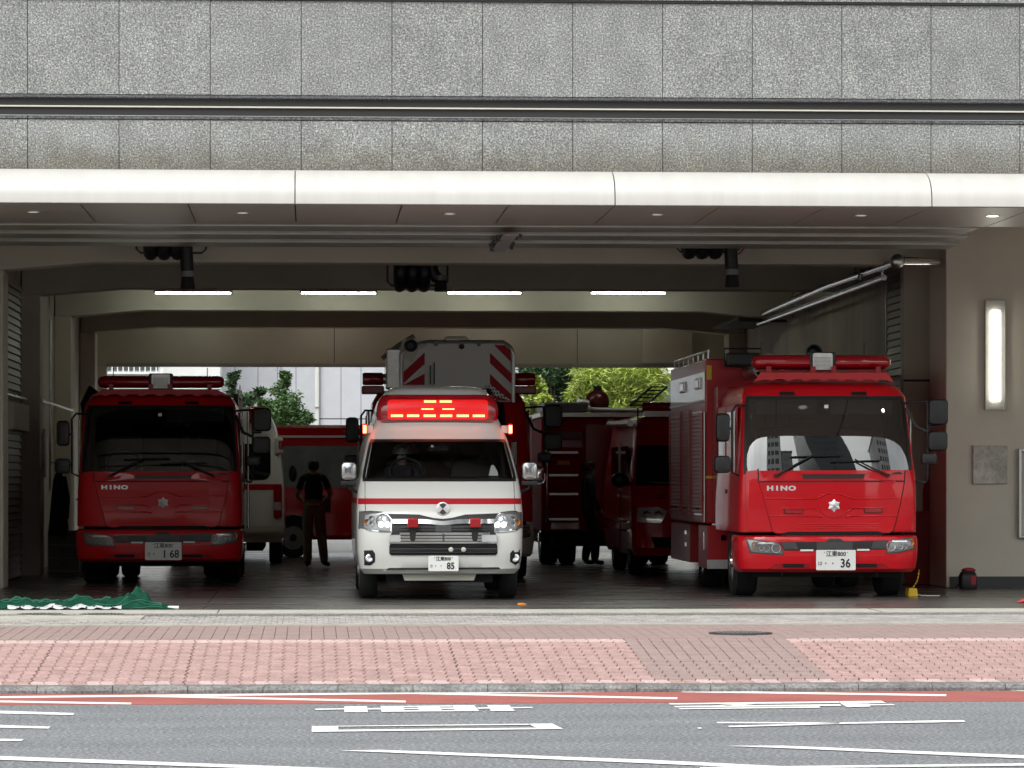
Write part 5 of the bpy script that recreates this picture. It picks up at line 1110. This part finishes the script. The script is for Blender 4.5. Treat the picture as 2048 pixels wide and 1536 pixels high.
# ------------------------------------------------------------------ red command van
YV = 50.2
x0 = WX(1266, YV); t = thing('red_van', (x0+.86, YV, FLOOR), 'red command van with roof rack, partly hidden behind the right fire truck', 'van')
V = Skin([(.28,.1,.80,.3),(.4,.0,.86,.3),(.8,.0,.87,.3),(1.0,.06,.87,.3),(1.28,.22,.86,.3),(1.6,.48,.82,.3),(1.9,.72,.77,.3),(2.1,.86,.74,.3),(2.25,1.0,.68,.35),(2.3,1.2,.6,.4)], 3.4)
obj('body', V.shell([.28,.34,.4,.6,.8,.9,1.0,1.14,1.28,1.44,1.6,1.75,1.9,2.0,2.1,2.2,2.25,2.3], 4.9, nt=30), mat['red'], t, smooth=35)
obj('windscreen', V.pane(1.28, 1.86, .93, .006), mat['glass_dark'], t, smooth=60)
for s in (-1, 1):
    h = obj('headlight', MB().patch([(s*.36,.92),(s*.50,.98),(s*.78,.96),(s*.80,.76),(s*.46,.75)], V.y, .012, .03, 4), mat['lens'], t, smooth=30)
    for dx in (.5, .66): obj('reflector', MB().lathe([(.02, .02), (.06, -.01), (.066, .02)], (s*dx, V.y(s*dx, .86)-.016, .86), 'y', 18), mat['chrome'], h, smooth=50)
    mr = obj('mirror', MB().sphere((s*1.0, .55, 1.36), .13, .10, .11), mat['black'], t, smooth=60); obj('mirror_arm', MB().tube([(s*.82, .5, 1.30), (s*.95, .55, 1.33)], .03, 8), mat['black'], mr)
    obj('side_window', side_patch(s*.85, 1.0, 1.9, 1.30, 1.85, s, .03, .04), mat['glass_dark'], t); obj('side_window', side_patch(s*.85, 2.0, 3.4, 1.30, 1.85, s, .03, .04), mat['glass_dark'], t)
    obj('side_pillar', side_patch(s*.86, 1.9, 2.0, 1.2, 1.9, s, .035, .04), mat['white_paint'], t)
    obj('door_seam', side_patch(s*.87, 1.95, 1.965, .4, 1.25, s, .006, .01), mat['joint_dark'], t)
    wheel(t, s*.74, .95, .32, .19, s, 'grey'); wheel(t, s*.74, 3.6, .32, .19, s, 'grey')
    for z in (.62, .75): obj('moulding', side_patch(s*.87, .6, 4.8, z, z+.02, s, .012, .02), mat['chrome'], t)
obj('grille', MB().patch([(-.35,.95),(.35,.95),(.32,.86),(-.32,.86)], V.y, .01, .01, 3), mat['black'], t); obj('lower_grille', MB().patch([(-.6,.55),(.6,.55),(.55,.40),(-.55,.40)], V.y, .01, .01, 3), mat['dark'], t)
for x, z in ((-.5,1.10),(-.5,1.14),(-.2,1.06)): obj('bonnet_vent', MB().patch([(x,z),(x+.13,z),(x+.13,z+.012),(x,z+.012)], V.y, .008, .01, 2), mat['chrome'], t)
wp = obj('wiper', MB().tube([(-.05, V.y(-.05,1.30)-.03, 1.30), (-.6, V.y(-.6,1.34)-.03, 1.33)], .012, 6), mat['grey'], t)
rk = obj('roof_light_bar', MB().tube([(-.62, 1.15, 2.42), (.62, 1.15, 2.42)], .075, 12), mat['red_lens'], t, smooth=50); obj('bar_mount', MB().box(-.6, .6, 1.08, 1.22, 2.28, 2.36), mat['alu'], rk)
ld = obj('roof_ladder', MB().tube([(-.78, 1.3, 2.45), (-.35, 2.6, 2.75)], .02, 8).tube([(-.55, 1.3, 2.45), (-.12, 2.6, 2.75)], .02, 8), mat['black'], t)
for k in range(6): f_ = k/5; obj('rung', MB().tube([(-.78+.43*f_, 1.3+1.3*f_, 2.45+.3*f_), (-.55+.43*f_, 1.3+1.3*f_, 2.45+.3*f_)], .012, 6), mat['black'], ld)
obj('roof_siren', MB().lathe([(.05, .2), (.09, 0), (.07, 0)], (-.05, 1.6, 2.58), 'y', 14), mat['black'], t, smooth=50)
obj('awning_rail', MB().tube([(-.82, .9, 2.18), (-.82, 4.5, 2.22)], .05, 8), mat['alu'], t, smooth=50); obj('roof_post', MB().tube([(-.70, 1.0, 1.95), (-.70, 1.0, 2.4)], .012, 6), mat['black'], t)
# ================================================================== people
def person(name, label, loc, rz, J, rad, edges, emat, hairy=True, scale=1.0, hands=(), hair_len=.0):
    """one continuous skinned body; J joints, rad radii, edges (a, b), emat edge -> material"""
    t = thing(name, loc, label, 'person', rz=rz); t.scale = (scale,)*3
    keys = list(J); idx = {k: i for i, k in enumerate(keys)}
    me = bpy.data.meshes.new('body'); me.from_pydata([J[k] for k in keys], [(idx[a], idx[b]) for a, b in edges], [])
    o = bpy.data.objects.new('body', me); COL.objects.link(o)
    sk = o.modifiers.new('skin', 'SKIN'); sk.use_smooth_shade = True
    for i, k in enumerate(keys):
        r = rad[k]; v = me.skin_vertices[0].data[i]; v.radius = r if isinstance(r, tuple) else (r, r); v.use_root = (k == 'pelvis')
    sb = o.modifiers.new('sub', 'SUBSURF'); sb.levels = 2; sb.render_levels = 2
    bpy.context.view_layer.update()
    m2 = bpy.data.meshes.new_from_object(o.evaluated_get(bpy.context.evaluated_depsgraph_get())); bpy.data.objects.remove(o)
    mats = []
    for m_ in emat.values():
        if m_ not in mats: mats.append(m_)
    m2.materials.clear()
    for m_ in mats: m2.materials.append(mat[m_])
    seg = [(Vector(J[a]), Vector(J[b]), mats.index(emat[(a, b)])) for a, b in edges]
    for p in m2.polygons:
        c = p.center; best = 9
        for a, b, k in seg:
            d = b-a; u = max(0, min(1, (c-a).dot(d)/max(1e-6, d.length_squared))); q = (c-(a+d*u)).length
            if q < best: best = q; p.material_index = k
        p.use_smooth = True
    body = bpy.data.objects.new('body', m2); COL.objects.link(body); body.parent = t
    return t, body
def figure(J, stride=None):
    pass
def adult(name, label, loc, rz, arms, legs, top, bottom, shoe, bare_arm, scale=1.0, seated=False, head_turn=0):
    J = dict(pelvis=(0,0,.95), waist=(0,0,1.08), chest=(0,-.01,1.30), collar=(0,0,1.44), neck=(0,.0,1.50), skull=(0,.02,1.60), crown=(0,.015,1.655))
    rad = dict(pelvis=(.155,.115), waist=(.145,.105), chest=(.17,.115), collar=(.10,.075), neck=(.055,.055), skull=(.074,.094), crown=(.06,.075))
    E = [('pelvis','waist'), ('waist','chest'), ('chest','collar'), ('collar','neck'), ('neck','skull'), ('skull','crown')]
    mt = {('pelvis','waist'): bottom, ('waist','chest'): top, ('chest','collar'): top, ('collar','neck'): 'skin', ('neck','skull'): 'skin', ('skull','crown'): 'skin'}
    for s, n in ((-1, 'l'), (1, 'r')):
        el, wr, hd = arms[n]
        J.update({n+'sh': (s*.175, 0, 1.415), n+'el': el, n+'wr': wr, n+'hand': hd})
        mid = tuple((Vector(J[n+'sh'])*.35+Vector(el)*.65)); J[n+'cuff'] = mid
        rad.update({n+'sh': .062, n+'cuff': .056 if bare_arm else .052, n+'el': .040, n+'wr': .028, n+'hand': (.036,.022)})
        E += [('collar', n+'sh'), (n+'sh', n+'cuff'), (n+'cuff', n+'el'), (n+'el', n+'wr'), (n+'wr', n+'hand')]
        lower = 'skin' if bare_arm else top
        mt.update({('collar', n+'sh'): top, (n+'sh', n+'cuff'): top, (n+'cuff', n+'el'): lower, (n+'el', n+'wr'): lower, (n+'wr', n+'hand'): 'skin'})
        d = (Vector(hd)-Vector(wr)).normalized(); sd = d.cross(Vector((0, 1, .3))).normalized()
        for f in range(4):
            b = Vector(hd)+sd*(.010+.0)*(f-1.5)*1.7; L = (.062,.07,.066,.05)[f]; c1 = b+d*L*.55+Vector((0,.006,0)); c2 = c1+(d*.8+Vector((0,.5,0))).normalized()*L*.5
            J[f'{n}f{f}a'] = tuple(c1); J[f'{n}f{f}b'] = tuple(c2); rad[f'{n}f{f}a'] = .0095; rad[f'{n}f{f}b'] = .0075
            E += [(n+'hand', f'{n}f{f}a'), (f'{n}f{f}a', f'{n}f{f}b')]; mt[(n+'hand', f'{n}f{f}a')] = 'skin'; mt[(f'{n}f{f}a', f'{n}f{f}b')] = 'skin'
        b = Vector(wr)+(Vector(hd)-Vector(wr))*.4; c1 = b+sd*-.038+d*.03+Vector((0,.015,0)); J[n+'th'] = tuple(c1); rad[n+'th'] = .010; E.append((n+'wr', n+'th')); mt[(n+'wr', n+'th')] = 'skin'
        hp, kn, an, toe = legs[n]
        J.update({n+'hp': hp, n+'kn': kn, n+'an': an, n+'toe': toe, n+'heel': (an[0], an[1]-.05, .045)}); rad.update({n+'hp': .108, n+'kn': .085, n+'an': .074, n+'toe': (.042,.035), n+'heel': .045})
        sole = tuple(Vector(an)+Vector((0, .02, -.05))); J[n+'sole'] = (sole[0], sole[1], max(.05, sole[2])); rad[n+'sole'] = .046
        E += [('pelvis', n+'hp'), (n+'hp', n+'kn'), (n+'kn', n+'an'), (n+'an', n+'sole'), (n+'sole', n+'toe')]
        del J[n+'heel'], rad[n+'heel']
        mt.update({('pelvis', n+'hp'): bottom, (n+'hp', n+'kn'): bottom, (n+'kn', n+'an'): bottom, (n+'an', n+'sole'): shoe, (n+'sole', n+'toe'): shoe})
    return person(name, label, loc, rz, J, rad, E, mt, scale=scale)
def face(t, z=1.60, y=.02):
    h = obj('hair', MB().loft([[(r*.092*math.cos(a), y-.012+r*.108*math.sin(a)-(.02 if zz < .02 else 0), z+zz) for a in [2*PI*k/16 for k in range(16)]] for zz, r in ((-.055, .78), (-.01, .93), (.04, .98), (.075, .90), (.10, .66), (.115, .25))]), mat['hair'], t, smooth=60)
    obj('nose', MB().sphere((0, y+.105, z-.01), .013, .018, .02), mat['skin'], t, smooth=60)
    for s in (-1, 1):
        obj('ear', MB().sphere((s*.080, y-.005, z-.005), .012, .02, .032), mat['skin'], t, smooth=60); obj('eye', MB().sphere((s*.032, y+.088, z+.012), .012), mat['black'], t, smooth=60)
    obj('mouth', MB().box(-.022, .022, y+.088, y+.098, z-.058, z-.052), mat['red_dark'], t)
p = G(627, 1134, FLOOR)
t1, b1 = adult('person', 'man in black tee shirt and khaki trousers standing with his back turned', (p.x, p.y, FLOOR), 0,
    dict(l=((-.26,.02,1.13), (-.16,.20,1.02), (-.10,.26,1.0)), r=((.27,.0,1.14), (.17,.20,1.05), (.11,.26,1.0))),
    dict(l=((-.085,0,.88), (-.10,.02,.48), (-.09,-.02,.11), (-.10,.14,.04)), r=((.09,0,.88), (.13,.06,.48), (.17,-.02,.11), (.26,.09,.04))), 'tee', 'trousers', 'black', True, .985)
face(t1)
obj('belt', MB().lathe([(.158, 0), (.160, .012), (.158, .025)], (0, 0, .985), 'z', 24).xf(Matrix.Diagonal((1, .78, 1, 1))), mat['paper'], t1, smooth=40)
cl = thing('clipboard', (p.x+.17, p.y+.2, FLOOR+.97), 'dark folder held by the man in khaki trousers', 'folder'); obj('cover', MB().box(-.03, .10, -.012, .012, -.12, .14), mat['black'], cl, bevel=.005); obj('pages', MB().box(-.025, .09, .0125, .02, -.11, .13), mat['paper'], cl)
p = G(1177, 1131, FLOOR)
t2, b2 = adult('person', 'man in dark navy uniform standing in shade beside the red van', (p.x, p.y, FLOOR), R(-80),
    dict(l=((-.25,-.03,1.13), (-.24,.06,.90), (-.235,.09,.82)), r=((.24,.02,1.13), (.21,.14,.93), (.20,.18,.86))),
    dict(l=((-.085,0,.88), (-.10,.03,.48), (-.10,-.03,.11), (-.11,.13,.04)), r=((.09,0,.88), (.10,.10,.48), (.10,.08,.11), (.11,.24,.04))), 'navy', 'navy', 'black', False, .97)
face(t2)
# the ambulance driver
q = amb.location
td, bd = adult('person', 'ambulance driver in grey helmet and white face mask behind the windscreen', (q.x-.40, q.y+1.40, q.z+.17), PI,
    dict(l=((-.24,.12,1.16), (-.12,.34,1.24), (-.10,.40,1.27)), r=((.24,.12,1.16), (.12,.34,1.24), (.10,.40,1.27))),
    dict(l=((-.10,.05,.93), (-.13,.42,.97), (-.13,.46,.58), (-.13,.58,.52)), r=((.10,.05,.93), (.13,.42,.97), (.13,.46,.58), (.13,.58,.52))), 'navy', 'navy', 'black', False, .93)
face(td)
hm = obj('helmet', MB().loft([[(r*.125*math.cos(a), .015+r*.145*math.sin(a), 1.60+zz) for a in [2*PI*k/20 for k in range(20)]] for zz, r in ((.005, 1.08), (.012, 1.0), (.05, .97), (.09, .85), (.12, .62), (.135, .25))]), mat['white'], td, smooth=50)
obj('mask', MB().sphere((0, .075, 1.555), .066, .05, .05), mat['white'], td, smooth=60)

# ================================================================== things lying about
def heap(name, label, cat):
    t = thing(name, W(150, 1212, 38.3), label, cat); t.location.z = FLOOR; return t
nt_ = heap('safety_net', 'crumpled green safety net piled on the floor at the left', 'net'); lo = nt_.location
random.seed(3)
def hgt(px):
    return float(np.interp(px, [-80, 0, 60, 110, 150, 200, 235, 255, 275, 290, 305, 350], [.07,.10,.10,.07,.12,.11,.10,.20,.22,.17,.07,.005]))
nx, ny = 150, 22; P = []
for j in range(ny+1):
    row = []
    for i in range(nx+1):
        px = -80+430*i/nx; y = 37.55+.95*j/ny; v = math.sin(PI*j/ny)**.7
        h = hgt(px)*v*(.75+.22*math.sin(px*.10+j*.35)+.12*math.sin(px*.21-j*.4))+random.uniform(-.002, .002)
        row.append((W(px, 1210, y).x-lo.x, y-lo.y+.06*math.sin(px*.05), max(.004, h+.006)))
    P.append(row)
n1 = obj('fold', MB().grid(P), mat['net'], nt_, smooth=60)
for q_ in range(7):
    j0 = 4+q_*2; obj('net_cord', MB().tube([(P[(j0+i//12) % ny][i][0], P[(j0+i//12) % ny][i][1], P[(j0+i//12) % ny][i][2]+.006) for i in range(q_*6, nx-8, 3)], .005, 5), mat['net_light'], nt_)
sh = thing('banner_sheet', W(130, 1213, 37.5), 'crumpled white printed sheet lying in front of the green net', 'sheet'); sh.location.z = FLOOR; lo = sh.location
P = []
for j in range(9):
    row = []
    for i in range(61):
        px = 15+228*i/60; y = 37.43+.28*j/8; h = .012+.045*math.sin(PI*j/8)*abs(math.sin(px*.045))*(.6+.4*math.sin(px*.13))+.012*math.sin(j*1.7+px*.2)
        row.append((W(px, 1212, y).x-lo.x, y-lo.y, max(.006, h)))
    P.append(row)
obj('sheet', MB().grid(P), mat['sheet'], sh, smooth=60)
m = MB()
for k in range(26):
    i = random.randrange(6, 55); j = random.randrange(1, 4); a = P[j][i]; b = P[j][i+1]; c = P[j+1][i+1]; d = P[j+1][i]
    m.add([(q_[0], q_[1]-.002, q_[2]+.004) for q_ in (a, b, c, d)], [(0, 1, 2, 3)])
obj('print', m, mat['dgrey'], sh, kind='stuff')
obj('net_end', MB().box(W(335, 1210, 37.6).x-lo.x, W(358, 1210, 37.6).x-lo.x, .1, .16, .0, .03), mat['white'], sh, bevel=.008)
# yellow wheel chock with its cord
p = G(1823, 1193, FLOOR); ch = thing('wheel_chock', (p.x, p.y, FLOOR), 'yellow wheel chock with striped cord at the right truck tyre', 'wheel chock')
obj('wedge', MB().prism([(-.06, 0), (.06, 0), (.045, .10), (-.05, .10)], -.12, .10, 'y'), mat['yellow'], ch, bevel=.012)
c0 = Vector((.0, 0, .09)); c1 = W(1838, 1140, p.y)-ch.location
pts = [c0.lerp(c1, k/12)+Vector((.02*math.sin(PI*k/12), 0, -.02*math.sin(PI*k/12))) for k in range(13)]
cd = obj('cord', MB().tube(pts, .008, 6), mat['yellow'], ch)
for k in range(1, 12, 2): obj('cord_band', MB().tube([pts[k], pts[k].lerp(pts[k+1], .5)], .0095, 6), mat['black'], cd)
obj('cord_tail', MB().tube([(.06, 0, .02), (.12, -.02, .012), (.2, .01, .01), (.33, -.01, .01)], .007, 6), mat['paper'], ch)
# bag by the pillar
p = G(1934, 1178, FLOOR); bg_ = thing('kit_bag', (p.x, p.y-.05, FLOOR), 'black kit bag with red trim on the floor at the pillar foot', 'bag')
obj('bag_body', MB().loft([[(x*f, y*f, z) for x, y in rrect(-.11, .11, -.09, .09, .04)] for z, f in ((0, .9), (.03, 1), (.16, .98), (.21, .8), (.235, .4))]), mat['black'], bg_, smooth=50)
obj('red_trim', MB().box(.02, .09, -.098, -.092, .06, .17), mat['red_matt'], bg_); obj('flap', MB().sphere((.01, 0, .235), .09, .07, .035), mat['red_matt'], bg_, smooth=60)
obj('strap', MB().tube([(-.1, -.02, .15), (-.12, -.05, .06), (-.16, -.02, .02)], .012, 6), mat['black'], bg_)
# small litter on the floor
p = G(1042, 1210, FLOOR); ob = thing('orange_block', (p.x, p.y, FLOOR), 'small orange and brown block on the floor before the ambulance', 'block')
obj('block', MB().prism([(-.045, 0), (.045, 0), (.035, .022), (-.03, .022)], -.03, .03, 'y'), mat['orange'], ob, bevel=.004); obj('end_cap', MB().box(.046, .058, -.025, .025, 0, .02), mat['wood'], ob)
p = G(2046, 1212, FLOOR); rc = thing('red_cone', (p.x+.16, p.y, FLOOR), 'red traffic cone lying down, cut off at the right edge', 'cone')
obj('cone', MB().lathe([(.012, -.20), (.10, .2)], (0, 0, .09), 'x', 20).xf(Matrix.Rotation(R(-14), 4, 'Y')), mat['red_matt'], rc, smooth=50); obj('base', MB().box(.2, .22, -.15, .15, .0, .26), mat['black'], rc, bevel=.01)
# gear at the right wall
jk = thing('red_jacket', (WX(1876, 46.2), 46.2, FLOOR+1.62), 'red jacket hanging on the wall behind the right fire truck', 'jacket')
obj('jacket', MB().loft([[(x*f+dx, y*g, z) for x, y in rrect(-.12, .12, -.06, .06, .04)] for z, f, g, dx in ((0, .25, .4, .03), (-.12, .6, .9, .02), (-.4, .9, 1, 0), (-.8, 1.05, 1.1, -.02), (-1.0, 1.1, 1, -.02))]), mat['red_matt'], jk, smooth=50)
obj('hook', MB().tube([(.03, .04, .06), (.03, -.02, .06), (.03, -.02, -.02)], .008, 6), mat['steel'], jk); obj('sleeve', MB().tube([(-.08, -.02, -.12), (-.15, -.03, -.4), (-.16, -.03, -.7)], [.06, .055, .045], 10), mat['red_matt'], jk, smooth=50)
rcb = thing('red_cabinet', (WX(1850, 46.0), 46.0, FLOOR), 'low dark red cabinet behind the right fire truck', 'cabinet')
obj('case', MB().box(-.30, .12, -.22, .2, .0, .95), mat['red_matt'], rcb, bevel=.01); obj('door', MB().box(-.28, .10, -.232, -.222, .05, .9), mat['red_matt'], rcb, bevel=.005); obj('handle', MB().box(.04, .06, -.25, -.233, .5, .62), mat['steel'], rcb)
# gear along the left wall
ct = thing('navy_coat', (-3.66, 52.0, FLOOR+1.5), 'dark navy coat hanging on the left wall', 'coat')
obj('coat', MB().loft([[(x*f, y*f+dy, z) for x, y in rrect(-.10, .10, -.13, .13, .06)] for z, f, dy in ((.02, .25, 0), (-.15, .8, 0), (-.5, 1.1, -.02), (-.85, 1.4, -.05), (-.95, 1.35, -.05))]), mat['coat'], ct, smooth=50)
obj('hook', MB().tube([(-.12, 0, .12), (-.02, 0, .10), (0, 0, .0)], .012, 6), mat['steel'], ct); obj('sleeve', MB().tube([(.06, -.12, -.1), (.12, -.17, -.4), (.12, -.2, -.7)], [.06, .055, .04], 10), mat['coat'], ct, smooth=50)
cb = thing('storage_cabinet', (-3.62, 52.6, FLOOR), 'grey storage cabinet under the navy coat at the left wall', 'cabinet')
obj('case', MB().box(-.22, .24, -.35, .35, 0, .62), mat['slat'], cb, bevel=.01)
for k in range(3): d = obj('drawer', MB().box(-.20, .22, -.362, -.352, .04+k*.19, .21+k*.19), mat['grey'], cb, bevel=.005); obj('handle', MB().box(-.03, .05, -.375, -.363, .13+k*.19, .145+k*.19), mat['black'], d)
cb2 = thing('cardboard_box', (-3.22, 53.2, FLOOR), 'tall cardboard box with plastic bag beside the left fire truck', 'box')
obj('carton', MB().box(-.17, .2, -.2, .2, 0, .60), mat['card'], cb2, bevel=.008); obj('flap', MB().box(-.17, .2, -.24, -.2, .55, .60), mat['card'], cb2); obj('plastic_bag', MB().sphere((0, 0, .66), .17, .15, .09), mat['sheet'], cb2, smooth=60); obj('tape', MB().box(-.01, .05, -.204, -.2, 0, .55), mat['paper'], cb2)
pb_ = thing('pinned_notice', (-3.82, 51.25, FLOOR+1.75), 'narrow white and red notices pinned on the left wall', 'notice')
obj('sheet', MB().box(-.012, .006, -.12, .12, -.3, .3), mat['paper'], pb_); obj('sheet', MB().box(-.012, .006, .16, .38, -.35, .35), mat['paper'], pb_); obj('picture', MB().box(.007, .009, -.10, .10, -.25, 0), mat['red_matt'], pb_)
bk = thing('bicycle', (-3.35, 54.6, FLOOR), 'bicycle handlebar showing behind the left fire truck', 'bicycle', rz=R(85))
for x in (-.5, .55):
    w_ = obj('wheel', MB().tube([(x+.32*math.cos(a), 0, .34+.32*math.sin(a)) for a in [2*PI*k/28 for k in range(29)]], .018, 6), mat['rubber'], bk, smooth=60)
    m = MB()
    for k in range(12): a = 2*PI*k/12; m.tube([(x, 0, .34), (x+.31*math.cos(a), 0, .34+.31*math.sin(a))], .002, 4)
    obj('spokes', m, mat['steel'], w_, kind='stuff')
obj('frame', MB().tube([(-.5,0,.34),(-.1,0,.32),(-.22,0,.78),(.38,0,.76),(-.1,0,.32)], .018, 8).tube([(.38,0,.85),(.42,0,.7),(.55,0,.34)], .016, 8).tube([(-.22,0,.78),(-.5,0,.34)], .012, 8), mat['steel'], bk, smooth=50)
obj('saddle', MB().sphere((-.24, 0, .90), .13, .07, .035), mat['black'], bk, smooth=60); obj('seat_post', MB().tube([(-.22,0,.76),(-.24,0,.9)], .014, 6), mat['steel'], bk)
obj('handlebar', MB().tube([(.30,-.28,1.06),(.38,-.2,1.05),(.37,0,1.0),(.38,.2,1.05),(.30,.28,1.06)], .014, 8), mat['chrome'], bk, smooth=50); obj('stem', MB().tube([(.38,0,.82),(.37,0,1.0)], .014, 6), mat['steel'], bk)
